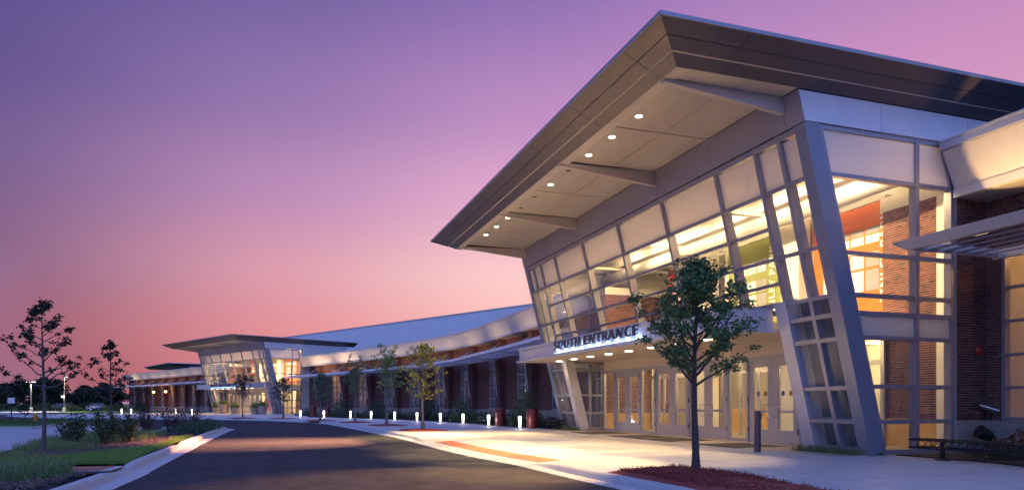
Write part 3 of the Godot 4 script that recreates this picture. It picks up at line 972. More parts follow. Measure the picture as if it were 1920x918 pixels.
# ------------------------------------------------------------------ brick wing on the right (straight, in the hall's axes)
func near_wing(turn: float, at: Vector3) -> void:
	var b := thing("brick_wing", "near brick wing with lit cream eave and tall window right of the glass hall", "building", at, turn)
	var rest := st0()
	var end := -15.0
	# walls: return beside the glass, then the long wall
	part("wall_backing", boxm(P(-0.03, -2.76, 0.86), P(0.0, -3.83, 7.6)), mats["mortar"], b)
	part("wall_backing", boxm(P(-0.46, -3.835, 0.86), P(-0.031, -4.1, 7.6)), mats["mortar"], b)
	var singles := [299]
	brick_field(b, P(-0.03, -2.77, 0.86), Vector3(0, 0, 1), Vector3(-1, 0, 0), 1.06, 5.85, [], singles, rest, [0, 82])
	brick_field(b, P(-0.045, -3.835, 0.86), Vector3(-1, 0, 0), Vector3(0, 0, -1), 0.415, 5.85, [], singles, rest, [0, 82])
	# long wall beyond: windows between piers
	var ends := [-0.46, -2.66, -5.4, -7.6, -10.3, -12.5, end]
	for k in 6:
		var a: float = ends[k]
		var z: float = ends[k + 1]
		if k % 2 == 1:
			part("wall_backing", boxm(P(z, -3.835, 0.86), P(a, -4.1, 7.6)), mats["mortar"], b)
			brick_field(b, P(a, -3.835, 0.86), Vector3(-1, 0, 0), Vector3(0, 0, -1), a - z, 5.85, [], [0], rest, [0, 82])
			continue
		part("wall_backing", boxm(P(z, -3.835, 5.25), P(a, -4.1, 7.6)), mats["mortar"], b)
		brick_field(b, P(a, -3.835, 5.26), Vector3(-1, 0, 0), Vector3(0, 0, -1), a - z, 1.45, [], [0], rest, [])
		var s := st0()
		box(s, P(a, -3.80, 0.87), P(a - 0.09, -4.0, 5.24))
		box(s, P(z, -3.80, 0.87), P(z + 0.09, -4.0, 5.24))
		box(s, P(a - 0.09, -3.80, 5.12), P(z + 0.09, -4.0, 5.24))
		box(s, P(a - 0.09, -3.80, 0.87), P(z + 0.09, -4.0, 0.95))
		var win := part("window", s.commit(), mats["mullion"], b)
		var mid := (a + z) / 2
		part("window_bar", boxm(P(mid - 0.04, -3.81, 0.95), P(mid + 0.04, -3.98, 5.12)), mats["mullion"], win)
		var rows := [0.95, 1.71, 2.55, 3.42, 4.28, 5.12]
		for r in 5:
			if r > 0:
				for h in 2:
					part("window_bar", boxm(P(a - 0.09 if h == 0 else mid - 0.04, -3.815, rows[r] - 0.035), P(mid + 0.04 if h == 0 else z + 0.09, -3.975, rows[r] + 0.035)), mats["mullion"], win)
			for h in 2:
				var q := st0()
				var x0: float = a - 0.09 if h == 0 else mid - 0.04
				var x1: float = mid + 0.04 if h == 0 else z + 0.09
				quad(q, P(x0, -3.9, rows[r]), P(x1, -3.9, rows[r]), P(x1, -3.9, rows[r + 1]), P(x0, -3.9, rows[r + 1]), P(0, 1, 0))
				part("window_pane", q.commit(), mats["glass"], win)
	part("bricks", rest.commit(), mats["brick_rest"], b).set_meta("kind", "stuff")
	# limestone base
	for k in 5:
		part("base_stone", boxm(P(-k * 3.0 - 0.45 if k > 0 else -0.034, -3.78, -0.1), P(-k * 3.0 - 3.444, -4.1, 0.56)), mats["limestone"], b)
		part("base_cap", boxm(P(-k * 3.0 - 0.45 if k > 0 else -0.034, -3.775, 0.566), P(-k * 3.0 - 3.444, -4.1, 0.855)), mats["limestone"], b)
	part("base_stone", boxm(P(-0.09, -2.77, -0.1), P(0.0, -3.777, 0.56)), mats["limestone"], b)
	part("base_cap", boxm(P(-0.095, -2.77, 0.566), P(0.0, -3.772, 0.855)), mats["limestone"], b)
	# eave: inclined panels with a metal edge, lip and soffit
	var prof := [Vector2(-2.25, 7.78), Vector2(-2.66, 6.84)]
	for k in 5:
		var a := -0.05 - k * 3.0
		var z := a - 2.992
		var s := st0()
		plate(s, P(a, prof[0].x, prof[0].y), P(z, prof[0].x, prof[0].y), P(z, prof[1].x, prof[1].y), P(a, prof[1].x, prof[1].y), P(0, -0.06, 0.0))
		part("eave_panel", s.commit(), mats["hall_panel"], b)
	part("eave_edge", boxm(P(-0.05, -2.15, 7.79), P(end, -2.36, 7.97)), mats["trim"], b)
	part("eave_cap", boxm(P(-0.05, -2.11, 7.975), P(end, -2.5, 8.02)), mats["trim"], b)
	part("eave_lip", boxm(P(-0.05, -2.62, 6.62), P(end, -2.80, 6.835)), mats["hall_panel"], b)
	part("eave_soffit", boxm(P(-0.05, -2.805, 6.62), P(end, -4.0, 6.68)), mats["soffit"], b)
	part("wing_roof", boxm(P(-0.05, -2.37, 7.84), P(end, -12.0, 7.96)), mats["roofing"], b)
	# room behind the windows
	part("room_floor", boxm(P(-0.2, -4.12, -0.02), P(end, -11.9, 0.1)), mats["floor_tile"], b)
	part("room_wall", boxm(P(-0.1, -9.0, 0.1), P(end, -9.2, 6.5)), mats["drywall"], b)
	part("room_wall", boxm(P(-0.03, -4.12, 0.1), P(-0.28, -9.0, 6.5)), mats["drywall"], b)
	part("room_wall", boxm(P(end + 0.2, -4.12, 0.1), P(end, -9.0, 6.5)), mats["drywall"], b)
	part("room_ceiling", boxm(P(-0.2, -4.12, 5.6), P(end, -9.0, 5.75)), mats["ceiling_white"], b)
	for k in 6:
		part("stair_tread", boxm(P(-1.0, -6.0 - k * 0.02, 1.15 + k * 0.62), P(-4.2, -6.9, 1.22 + k * 0.62)), mats["tan_panel"], b)
		var tb := part("tube_lamp", boxm(P(-1.05, -5.97 - k * 0.02, 1.10 + k * 0.62), P(-4.1, -5.99 - k * 0.02, 1.145 + k * 0.62)), mats["tube_glow"], b)
		tb.set_meta("label", "thin warm strip lamp under a tread")
	for u in [-2.0, -7.0, -12.0]:
		var cd := st0()
		lathe(cd, [Vector2(0, -0.02), Vector2(0.14, -0.02), Vector2(0.14, 0.0)], 16)
		var lamp := part("unseen_ceiling_lamp", cd.commit(), mats["downlight_glow"], b)
		lamp.position = P(u, -5.2, 5.595)  # unseen lamps, placed to light the room behind the windows
		omni(lamp, Vector3(0, -0.25, 0), 0.9, Color(1, 0.72, 0.36), 0.1)
	# sunshade: a boxed front beam, side arms and louvers
	var s := st0()
	hexa(s, [P(-0.75, -0.22, 4.97), P(end, -0.22, 4.97), P(end, -0.36, 4.97), P(-0.75, -0.36, 4.97)], [P(-0.62, 0.06, 5.13), P(end, 0.06, 5.13), P(end, -0.34, 5.24), P(-0.68, -0.34, 5.24)])
	part("sunshade_beam", s.commit(), mats["lit_cladding"], b)  # bounce light on the beam put into its paler cladding
	part("sunshade_wall_beam", boxm(P(-0.6, -3.3, 4.96), P(end, -3.42, 5.18)), mats["hall_panel"], b)
	for u in [-0.70, -3.7, -6.7, -9.7, -12.7]:
		part("sunshade_arm", boxm(P(u, -0.37, 4.98), P(u - 0.07, -3.82, 5.2)), mats["panel"], b)
	for k in 6:
		var v := -0.46 - k * 0.47
		s = st0()
		hexa(s, [P(-0.78, v, 5.0), P(end, v, 5.0), P(end, v - 0.35, 5.06), P(-0.78, v - 0.35, 5.06)], [P(-0.78, v, 5.03), P(end, v, 5.03), P(end, v - 0.35, 5.09), P(-0.78, v - 0.35, 5.09)])
		part("louver", s.commit(), mats["louver"], b)
	for k in 5:
		var fl := part("eave_uplight", boxm(P(-1.55 - k * 3.0, -1.4, 5.22), P(-1.85 - k * 3.0, -1.52, 5.29)), mats["flood_glow"], b)
		fl.set_meta("label", "low floodlight on the sunshade shining up at the eave")
		spot(fl, P(-1.7 - k * 3.0, -1.45, 5.34), P(0, -1.1, 1.8), 9.5, 28.0, Color(1, 0.82, 0.55), 0.05, 0.3)

# ------------------------------------------------------------------ curved wing between the halls
func curved_wing(pts: Array, stations: Array, k0: float, k1: float, called: String, label: String, lit: Dictionary, upe := 0.0) -> void:
	var b := thing(called, label, "building", gp(pts[0]))
	var org: Vector2 = pts[0]
	var line := spline(pts, 24)
	var acc := [0.0]
	for i in range(1, line.size()):
		acc.append(acc[-1] + (line[i] as Vector2).distance_to(line[i - 1]))
	var total: float = acc[-1]
	# a point on the wing: arc length s, o out of the wall from the eave lip, height w
	var pos := func(s: float) -> Array:
		var i := 0
		while i < acc.size() - 2 and s > acc[i + 1]:
			i += 1
		var t: float = (s - acc[i]) / (acc[i + 1] - acc[i])
		var p: Vector2 = (line[i] as Vector2).lerp(line[i + 1], t)
		var i0 := maxi(i - 12, 0)
		var i1 := mini(i + 13, line.size() - 1)
		var d: Vector2 = ((line[i1] as Vector2) - line[i0]).normalized()
		return [p, Vector2(-d.y, d.x), lerpf(k0, k1, s / total)]
	var at := func(s: float, o: float, w: float) -> Vector3:
		var q: Array = pos.call(s)
		return gp((q[0] as Vector2) + (q[1] as Vector2) * o - org, w * (q[2] as float))
	var seg := func(s0: float, s1: float, prof: Array) -> ArrayMesh:
		# a bar along the curve with the cross-section prof of (o, w)
		var st := st0()
		var n := maxi(1, int(ceil((s1 - s0) / 1.6)))
		for k in n:
			var a := s0 + (s1 - s0) * k / n
			var z := s0 + (s1 - s0) * (k + 1) / n
			var lo := []
			var hi := []
			for p in prof:
				lo.append(at.call(a, p.x, p.y))
				hi.append(at.call(z, p.x, p.y))
			hexa(st, lo, hi)
		return st.commit()
	var rect := func(o0: float, o1: float, w0: float, w1: float) -> Array:
		return [Vector2(o0, w0), Vector2(o1, w0), Vector2(o1, w1), Vector2(o0, w1)]
	var brick := func(s0: float, s1: float, o: float, w0: float, w1: float, cap: bool) -> ArrayMesh:
		var st := st0()
		var n := maxi(1, int(ceil((s1 - s0) / 2.5)))
		for k in n:
			var a := s0 + (s1 - s0) * k / n
			var z := s0 + (s1 - s0) * (k + 1) / n
			var q := [at.call(a, o, w0), at.call(z, o, w0), at.call(z, o, w1), at.call(a, o, w1)]
			var uv := [Vector2(a / 1.625, -w0 / 1.625), Vector2(z / 1.625, -w0 / 1.625), Vector2(z / 1.625, -w1 / 1.625), Vector2(a / 1.625, -w1 / 1.625)]
			var nn: Vector3 = at.call(a, o + 1.0, w0) - at.call(a, o, w0)
			quad_uv(st, q, uv, nn)
			if cap:
				for e in [a, z]:
					var sd: Vector3 = at.call(e, o, w0) - at.call(e - 0.1 if e == z else e + 0.1, o, w0)
					quad_uv(st, [at.call(e, o, w0), at.call(e, o - 0.5, w0), at.call(e, o - 0.5, w1), at.call(e, o, w1)], [Vector2(0, -w0 / 1.625), Vector2(0.31, -w0 / 1.625), Vector2(0.31, -w1 / 1.625), Vector2(0, -w1 / 1.625)], sd)
		return st.commit()
	# eave
	var n := int(total / 2.6)
	for k in n:
		var a := total * k / n + 0.006
		var z := total * (k + 1) / n - 0.006
		part("eave_panel", seg.call(a, z, [Vector2(0.02, 6.78), Vector2(-0.06, 6.78), Vector2(0.36, 7.78), Vector2(0.44, 7.78)]), mats["hall_panel"], b)
	var ne := int(total / 8.0)
	for k in ne:
		var a := total * k / ne
		var z := total * (k + 1) / ne - 0.004
		part("eave_lip", seg.call(a, z, rect.call(0.05, -0.12, 6.60, 6.775)), mats["trim"], b)
		part("eave_edge", seg.call(a, z, rect.call(0.52, 0.30, 7.785, 7.96)), mats["trim"], b)
		part("eave_soffit", seg.call(a, z, rect.call(-0.121, -1.15, 6.62, 6.70)), mats["soffit"], b)
		part("wing_roof", seg.call(a, z, rect.call(0.29, -9.0, 7.86, 7.93)), mats["roofing"], b)
		part("sunshade_beam", seg.call(a, z, rect.call(2.45, 2.15, 4.97, 5.19)), mats["lit_cladding"], b)  # paler cladding carries the light on this edge in its colour
	for k in 8:
		part("louver", seg.call(0.3, total - 0.3, [Vector2(1.9 - k * 0.3, 5.0), Vector2(1.88 - k * 0.3, 5.0), Vector2(1.70 - k * 0.3, 5.13), Vector2(1.72 - k * 0.3, 5.13)]), mats["louver"], b)
	# bays: pier, window, brick
	var edges := [0.0] + stations + [total]
	var wall_o := -0.95
	for k in stations.size() + 1:
		var s0: float = edges[k]
		var s1: float = edges[k + 1]
		var ww: float = 1.75
		var w0 := s0 + 1.1 + maxf(0.0, (s1 - s0 - 5.4)) * 0.5
		var w1 := w0 + ww
		if s1 - s0 < 4.0:
			w0 = s1
			w1 = s1
		part("brick_wall", brick.call(s0, w0, wall_o, 0.86, 6.65, false), mats["brick_far"], b)
		part("base_stone", seg.call(s0, s1, rect.call(wall_o + 0.09, wall_o - 0.3, -0.1, 0.86)), mats["limestone"], b)
		if w1 > w0:
			part("brick_wall", brick.call(w1, s1, wall_o, 0.86, 6.65, false), mats["brick_far"], b)
			part("brick_wall", brick.call(w0, w1, wall_o - 0.002, 5.9, 6.65, false), mats["brick_far"], b)
			var fr := st0()
			for q in [[w0, w0 + 0.1, 0.86, 5.9], [w1 - 0.1, w1, 0.86, 5.9], [w0 + 0.1, w1 - 0.1, 5.8, 5.9], [w0 + 0.1, w1 - 0.1, 0.86, 0.95]]:
				fr.append_from(seg.call(q[0], q[1], rect.call(wall_o + 0.05, wall_o - 0.16, q[2], q[3])), 0, Transform3D())
			var win := part("window", fr.commit(), mats["mullion"], b)
			var rows := [0.95, 1.75, 2.75, 3.6, 4.35, 5.1, 5.8]
			for r in 6:
				part("window_pane", seg.call(w0 + 0.1, w1 - 0.1, rect.call(wall_o - 0.06, wall_o - 0.068, rows[r], rows[r + 1])), mats["glass"], win)
				if r > 0:
					part("window_bar", seg.call(w0 + 0.1, w1 - 0.1, rect.call(wall_o + 0.04, wall_o - 0.14, rows[r] - 0.04, rows[r] + 0.04)), mats["mullion"], win)
			var mid := (w0 + w1) / 2
			part("window_bar", seg.call(mid - 0.035, mid + 0.035, rect.call(wall_o + 0.043, wall_o - 0.143, 0.95, 5.8)), mats["mullion"], win)
			# the room behind; unlit ones have their darkness put into near-black walls
			part("room_back", seg.call(w0 - 0.6, w1 + 2.4, rect.call(wall_o - 2.4, wall_o - 2.5, 0.0, 6.4)), mats["drywall"] if lit.has(k) else mats["soil_and_unlit_room"], b)
			part("room_side", seg.call(w0 - 0.7, w0 - 0.6, rect.call(wall_o - 0.3, wall_o - 2.5, 0.0, 6.4)), mats["drywall"] if lit.has(k) else mats["soil_and_unlit_room"], b)
			part("room_side", seg.call(w1 + 2.4, w1 + 2.5, rect.call(wall_o - 0.3, wall_o - 2.5, 0.0, 6.4)), mats["drywall"] if lit.has(k) else mats["soil_and_unlit_room"], b)
			part("room_ceiling", seg.call(w0 - 0.7, w1 + 2.5, rect.call(wall_o - 0.2, wall_o - 2.5, 6.4, 6.5)), mats["ceiling_white"], b)
			if lit.has(k):
				var hang := part("hanging_banner", seg.call(w0 + 1.0, w1 + 1.2, rect.call(wall_o - 1.9, wall_o - 1.95, 1.0, 5.0)), mats[lit[k][0]], b)
				hang.set_meta("label", "bright banner hanging inside the lit window")
				var lamp := part("unseen_room_lamp", boxm(Vector3(-0.1, -0.1, -0.1), Vector3(0.1, 0.1, 0.1)), mats["unseen_lamp_glow"], b)
				lamp.position = at.call((w0 + w1) / 2 + 0.5, wall_o - 1.1, 5.2)  # unseen lamp, placed to light the room in this bay
				omni(lamp, Vector3.ZERO, lit[k][1], Color(1, 0.72, 0.4), 0.1)
		if k < stations.size():
			if upe > 0.0:
				var ul := part("eave_uplight", boxm(Vector3(-0.1, -0.06, -0.1), Vector3(0.1, 0.0, 0.1)), mats["flood_glow"], b)
				ul.position = at.call(s1 - 1.6, 1.5, 5.3)
				var aim: Vector3 = at.call(s1 - 1.6, 0.15, 7.3) - ul.position
				spot(ul, Vector3(0, 0.04, 0), aim, upe * (2.6 if k > 7 else 1.0), 62.0, Color(1, 0.84, 0.64), 0.06, 0.5)
			part("pier", brick.call(s1 - 0.42, s1 + 0.42, wall_o + 0.5, 0.86, 6.61, true), mats["brick_far"], b)
			part("pier_base", seg.call(s1 - 0.46, s1 + 0.46, rect.call(wall_o + 0.56, wall_o - 0.05, -0.1, 0.855)), mats["limestone"], b)
			part("sunshade_bracket", seg.call(s1 - 0.05, s1 + 0.05, [Vector2(wall_o + 0.53, 1.95), Vector2(wall_o + 0.60, 1.95), Vector2(wall_o + 1.02, 4.95), Vector2(wall_o + 0.88, 4.95)]), mats["panel"], b)
			part("sunshade_arm", seg.call(s1 - 0.05, s1 + 0.05, rect.call(wall_o + 0.51, 2.149, 4.96, 5.12)), mats["panel"], b)
			var tr := st0()
			tube(tr, [at.call(s1, wall_o + 0.5, 6.2), at.call(s1, 1.2, 5.13)], [0.035, 0.035], 6)
			part("tie_rod", tr.commit(), mats["trim"], b)

func arena() -> void:
	var b := thing("arena_block", "tall blue-grey metal hall rising behind the curved brick wing", "building")
	var a := Vector2(22.0, 72.0)
	var z := Vector2(-47.0, 140.5)
	var n := 26
	var d := (z - a) / n
	var nn := Vector2(-d.y, d.x).normalized()
	if nn.y > 0:
		nn = -nn
	for k in n:
		for r in 3:
			var p0 := a + d * k
			var p1 := a + d * (k + 1) - d.normalized() * 0.03
			var y0 := 4.0 + r * 3.34
			var s := st0()
			hexa(s, [gp(p0, y0), gp(p1, y0), gp(p1 - nn * 0.2, y0), gp(p0 - nn * 0.2, y0)], [gp(p0, y0 + 3.32), gp(p1, y0 + 3.32), gp(p1 - nn * 0.2, y0 + 3.32), gp(p0 - nn * 0.2, y0 + 3.32)])
			part("metal_panel", s.commit(), mats["arena_metal"], b)
	var s2 := st0()
	hexa(s2, [gp(a - nn * 0.25, 0), gp(z - nn * 0.25, 0), gp(z - nn * 40, 0), gp(a - nn * 40, 0)], [gp(a - nn * 0.25, 13.9), gp(z - nn * 0.25, 13.9), gp(z - nn * 40, 13.9), gp(a - nn * 40, 13.9)])
	part("block", s2.commit(), mats["roofing"], b)
	var s3 := st0()
	hexa(s3, [gp(a + nn * 0.08, 13.9), gp(z + nn * 0.08, 13.9), gp(z - nn * 0.5, 13.9), gp(a - nn * 0.5, 13.9)], [gp(a + nn * 0.08, 14.05), gp(z + nn * 0.08, 14.05), gp(z - nn * 0.5, 14.05), gp(a - nn * 0.5, 14.05)])
	part("roof_edge_trim", s3.commit(), mats["trim"], b)

# ------------------------------------------------------------------ plants
func leaf_mesh(leaves: Array, size: float, c0: Color, c1: Color, droop := 0.5) -> ArrayMesh:
	# two folded facets per leaf, turned at random
	var vs := PackedVector3Array()
	var ns := PackedVector3Array()
	var cs := PackedColorArray()
	for p in leaves:
		var d := Vector3(rng.randf_range(-1, 1), rng.randf_range(-1, 1) * 0.6 - droop * 0.3, rng.randf_range(-1, 1)).normalized()
		var sd := d.cross(Vector3(rng.randf_range(-1, 1), rng.randf_range(0.2, 1), rng.randf_range(-1, 1))).normalized()
		var up := sd.cross(d)
		var l := size * rng.randf_range(0.65, 1.25)
		var tip: Vector3 = p + d * l
		var m: Vector3 = p + d * l * 0.45
		var a := m + sd * l * 0.38 + up * l * 0.10
		var b := m - sd * l * 0.38 + up * l * 0.10
		var c := c0.lerp(c1, rng.randf())
		for t in [[p, a, tip], [p, tip, b]]:
			var n: Vector3 = ((t[2] - t[0]) as Vector3).cross(t[1] - t[0]).normalized()
			for q in t:
				vs.append(q)
				ns.append(n)
				cs.append(c)
	var arr := []
	arr.resize(Mesh.ARRAY_MAX)
	arr[Mesh.ARRAY_VERTEX] = vs
	arr[Mesh.ARRAY_NORMAL] = ns
	arr[Mesh.ARRAY_COLOR] = cs
	var am := ArrayMesh.new()
	am.add_surface_from_arrays(Mesh.PRIMITIVE_TRIANGLES, arr)
	return am

# o: h height, clear first limb, r trunk radius, limbs, reach, rise (how steep), twigs, leaves per twig, leaf size, spread of a clump, c0, c1, top share kept bare
func tree(called: String, label: String, group: String, at: Vector3, o: Dictionary, sd: int) -> Node3D:
	rng.seed = sd
	var b := thing(called, label, "tree", at, 0.0, group)
	var h: float = o.h
	var clear: float = o.clear
	var r: float = o.r
	var tr := st0()
	var pts := []
	var rad := []
	var lean := Vector3(rng.randf_range(-1, 1), 0, rng.randf_range(-1, 1)) * h * 0.012
	for i in 13:
		var t := i / 12.0
		pts.append(Vector3(sin(t * 5.0 + sd) * h * 0.008, h * 0.96 * t, cos(t * 4.0 + sd) * h * 0.008) + lean * t)
		rad.append(maxf(r * (1.35 if i == 0 else 1.0) * pow(1.0 - t, 0.75), 0.006))
	tube(tr, pts, rad, 10)
	part("trunk", tr.commit(), mats[o.get("bark", "bark")], b)
	var at_h := func(y: float) -> Vector3:
		var t: float = clampf(y / (h * 0.96), 0, 0.999) * 12.0
		return (pts[int(t)] as Vector3).lerp(pts[int(t) + 1], t - int(t))
	var leaves := []
	var br := st0()
	var n: int = o.limbs
	for k in n:
		var f := (k + rng.randf_range(0.0, 0.8)) / n
		var y0 := lerpf(clear, h * 0.93, f)
		var from: Vector3 = at_h.call(y0)
		var az := k * 2.39996 + rng.randf_range(-0.4, 0.4)
		var shape: float
		match o.get("form", "oval"):
			"vase": shape = 0.55 + 0.45 * sin(PI * minf(f * 1.3 + 0.12, 1.0))
			"cone": shape = 1.08 - f
			"ovate": shape = (0.8 + f) if f < 0.2 else 1.0 - (f - 0.2) * 1.14
			_: shape = pow(sin(PI * (f * 0.80 + 0.19)), 0.8)
		var reach: float = o.reach * maxf(shape, 0.12) * rng.randf_range(0.72, 1.12)
		var rise: float = o.rise * (1.0 + f * 0.8)
		var dir := Vector3(cos(az), rise, sin(az))
		var lp := [from]
		var lr := [maxf(r * 0.42 * (1.0 - f * 0.7), 0.008)]
		for i in range(1, 6):
			var t := i / 5.0
			var p := from + Vector3(dir.x, 0, dir.z) * reach * t + Vector3.UP * (rise * reach * (t * 0.75 + 0.25 * t * t))
			p += Vector3(rng.randf_range(-1, 1), rng.randf_range(-1, 1), rng.randf_range(-1, 1)) * reach * 0.035
			lp.append(p)
			lr.append(maxf(lr[0] * (1.0 - t * 0.85), 0.004))
		tube(br, lp, lr, 6, false)
		for j in o.twigs:
			var t := rng.randf_range(o.get("bare", 0.25), 1.0)
			if j == 0:
				t = 1.0
			var fi := t * 4.999
			var p: Vector3 = (lp[int(fi)] as Vector3).lerp(lp[int(fi) + 1], fi - int(fi))
			var dd = Vector3(rng.randf_range(-1, 1), rng.randf_range(-0.25, 0.9), rng.randf_range(-1, 1)).normalized() * o.clump * rng.randf_range(0.5, 1.5)
			var e = p + dd
			tube(br, [p, e], [0.006, 0.003], 4, false)
			for q in int(o.leaves * (1.0 if o.get("form", "oval") != "ovate" else 0.4 + 0.75 * shape)):
				var g = Vector3(rng.randfn(), rng.randfn() * 0.7, rng.randfn()) * o.clump * 0.42
				leaves.append(p.lerp(e, rng.randf_range(0.35, 1.1)) + g)
	for q in int(o.leaves * o.get("top", 4)):
		leaves.append(at_h.call(h * rng.randf_range(0.88, 0.985)) + Vector3(rng.randfn(), rng.randfn() * 0.8, rng.randfn()) * o.clump * 0.45)
	part("branches", br.commit(), mats[o.get("bark", "bark")], b)
	var cr := part("crown", leaf_mesh(leaves, o.size, o.c0, o.c1), mats["plant"], b)
	cr.set_meta("kind", "stuff")
	return b

func shrub(called: String, label: String, group: String, at: Vector3, size: Vector3, count: int, leaf: float, c0: Color, c1: Color, sd: int, stems := 5, open := 0.0, category := "shrub") -> Node3D:
	rng.seed = sd
	var b := thing(called, label, category, at, 0.0, group)
	var s := st0()
	var tips := []
	for k in stems:
		var az := rng.randf() * TAU
		var rr := sqrt(rng.randf())
		var tip := Vector3(cos(az) * size.x * rr * 0.8, size.y * rng.randf_range(0.65, 1.0) * (1.0 - rr * 0.25), sin(az) * size.z * rr * 0.8)
		var root := Vector3(tip.x * 0.25, -0.02, tip.z * 0.25)
		tube(s, [root, root.lerp(tip, 0.5) + Vector3(0, size.y * 0.08, 0), tip], [0.016, 0.011, 0.004], 5, false)
		tips.append([root, tip])
	part("stems", s.commit(), mats["bark"], b)
	var leaves := []
	for k in count:
		if open > 0.0:
			var q: Array = tips[rng.randi() % tips.size()]
			leaves.append((q[0] as Vector3).lerp(q[1], rng.randf_range(open, 1.02)) + Vector3(rng.randfn(), rng.randfn(), rng.randfn()) * size.x * 0.13)
		else:
			var d := Vector3(rng.randfn(), absf(rng.randfn()), rng.randfn()).normalized()
			var f := pow(rng.randf(), 0.35) * (1.0 + 0.16 * sin(d.x * 7.0 + sd) * cos(d.z * 6.0))
			leaves.append(Vector3(d.x * size.x, d.y * size.y, d.z * size.z) * f)
	part("foliage", leaf_mesh(leaves, leaf, c0, c1, 0.1), mats["plant"], b).set_meta("kind", "stuff")
	return b

func tuft_mesh(h: float, blades: int, c0: Color, c1: Color, sd: int) -> ArrayMesh:
	rng.seed = sd
	var s := st0()
	for k in blades:
		var az := rng.randf() * TAU
		var o := Vector3(cos(az), 0, sin(az)) * rng.randf() * h * 0.35
		var d := Vector3(rng.randf_range(-1, 1), 0, rng.randf_range(-1, 1)) * h * 0.45
		var sd2 := Vector3(-sin(az), 0, cos(az)) * h * 0.035
		var hh := h * rng.randf_range(0.6, 1.1)
		s.set_color(c0.lerp(c1, rng.randf()))
		var m := o + d * 0.35 + Vector3.UP * hh * 0.6
		tri(s, o - sd2, o + sd2, m, Vector3(0.2, 0.4, 1))
		tri(s, m - sd2 * 0.6, m + sd2 * 0.6, o + d + Vector3.UP * hh, Vector3(0.2, 0.4, 1))
	return s.commit()

func scatter(called: String, label: String, mesh: Mesh, m: Material, poly: Array, count: int, y: float, smin: float, smax: float, sd: int, category := "grass", bump = null, flat := true) -> void:
	rng.seed = sd
	var p2 := PackedVector2Array()
	var lo := Vector2(1e9, 1e9)
	var hi := -lo
	for p in poly:
		p2.append(p)
		lo = lo.min(p)
		hi = hi.max(p)
	var ts := []
	var tries := 0
	while ts.size() < count and tries < count * 12:
		tries += 1
		var p := Vector2(rng.randf_range(lo.x, hi.x), rng.randf_range(lo.y, hi.y))
		if not Geometry2D.is_point_in_polygon(p, p2):
			continue
		var yy := y + (float(bump.call(p)) if bump != null else 0.0)
		var bs := Basis(Vector3.UP, rng.randf() * TAU)
		if not flat:
			bs = bs * Basis(Vector3.RIGHT, rng.randf_range(-0.6, 0.6))
		ts.append(Transform3D(bs.scaled(Vector3.ONE * rng.randf_range(smin, smax)), gp(p, yy)))
	var mm := MultiMesh.new()
	mm.transform_format = MultiMesh.TRANSFORM_3D
	mm.mesh = mesh
	mm.instance_count = ts.size()
	for i in ts.size():
		mm.set_instance_transform(i, ts[i])
	var o := MultiMeshInstance3D.new()
	o.name = numbered(called)
	o.multimesh = mm
	o.material_override = m
	add_child(o)
	tag(o, label, category)
	o.set_meta("kind", "stuff")

# ------------------------------------------------------------------ kerbs and ground
func kerb(called: String, label: String, line: Array, side: float, heights: Array) -> void:
	# gutter and kerb swept along the kerb face; side +1 puts the kerb to the right of the line; heights per point
	var s := st0()
	var ring := []
	for i in line.size():
		var d: Vector2 = ((line[mini(i + 1, line.size() - 1)] as Vector2) - line[maxi(i - 1, 0)]).normalized()
		var r := Vector2(d.y, -d.x) * side
		var p: Vector2 = line[i]
		var h: float = heights[i]
		ring.append([gp(p - r * 0.42, -0.155), gp(p - r * 0.40, -0.112), gp(p - r * 0.03, -0.118), gp(p + r * 0.02, -0.118 + h - 0.03 if h > 0.04 else -0.11), gp(p + r * 0.05, -0.118 + h), gp(p + r * 0.17, -0.115 + h), gp(p + r * 0.18, -0.16)])
	for i in line.size() - 1:
		for k in 6:
			quad(s, ring[i][k], ring[i + 1][k], ring[i + 1][k + 1], ring[i][k + 1], Vector3.UP if k != 0 else Vector3.UP)
	structure(called, s.commit(), mats["kerb_concrete"], label)

func mound(poly: Array, top: float, step: float) -> ArrayMesh:
	# a low heap inside a convex outline, rising from its edge
	var cen := Vector2.ZERO
	for p in poly:
		cen += p
	cen /= poly.size()
	var s := st0()
	var rings := 7
	var per := []
	for i in poly.size():
		var a: Vector2 = poly[i]
		var z: Vector2 = poly[(i + 1) % poly.size()]
		var n := maxi(2, int(a.distance_to(z) / step))
		for k in n:
			per.append(a.lerp(z, float(k) / n))
	var grid := []
	for j in rings + 1:
		var t := float(j) / rings
		var row := []
		for p in per:
			var q: Vector2 = (p as Vector2).lerp(cen, t)
			var y := top * sin(PI / 2 * pow(t, 0.6)) + (rng.randf_range(-0.012, 0.012) if j > 0 else -0.004)
			if j > 0 and j < rings:
				q += Vector2(rng.randf_range(-1, 1), rng.randf_range(-1, 1)) * 0.03
			elif j == 0:
				q += Vector2(rng.randf_range(-1, 1), rng.randf_range(-1, 1)) * 0.035
			row.append(gp(q, y))
		grid.append(row)
	for j in rings:
		for k in per.size():
			var m := (k + 1) % per.size()
			quad(s, grid[j][k], grid[j][m], grid[j + 1][m], grid[j + 1][k], Vector3.UP)
	return s.commit()

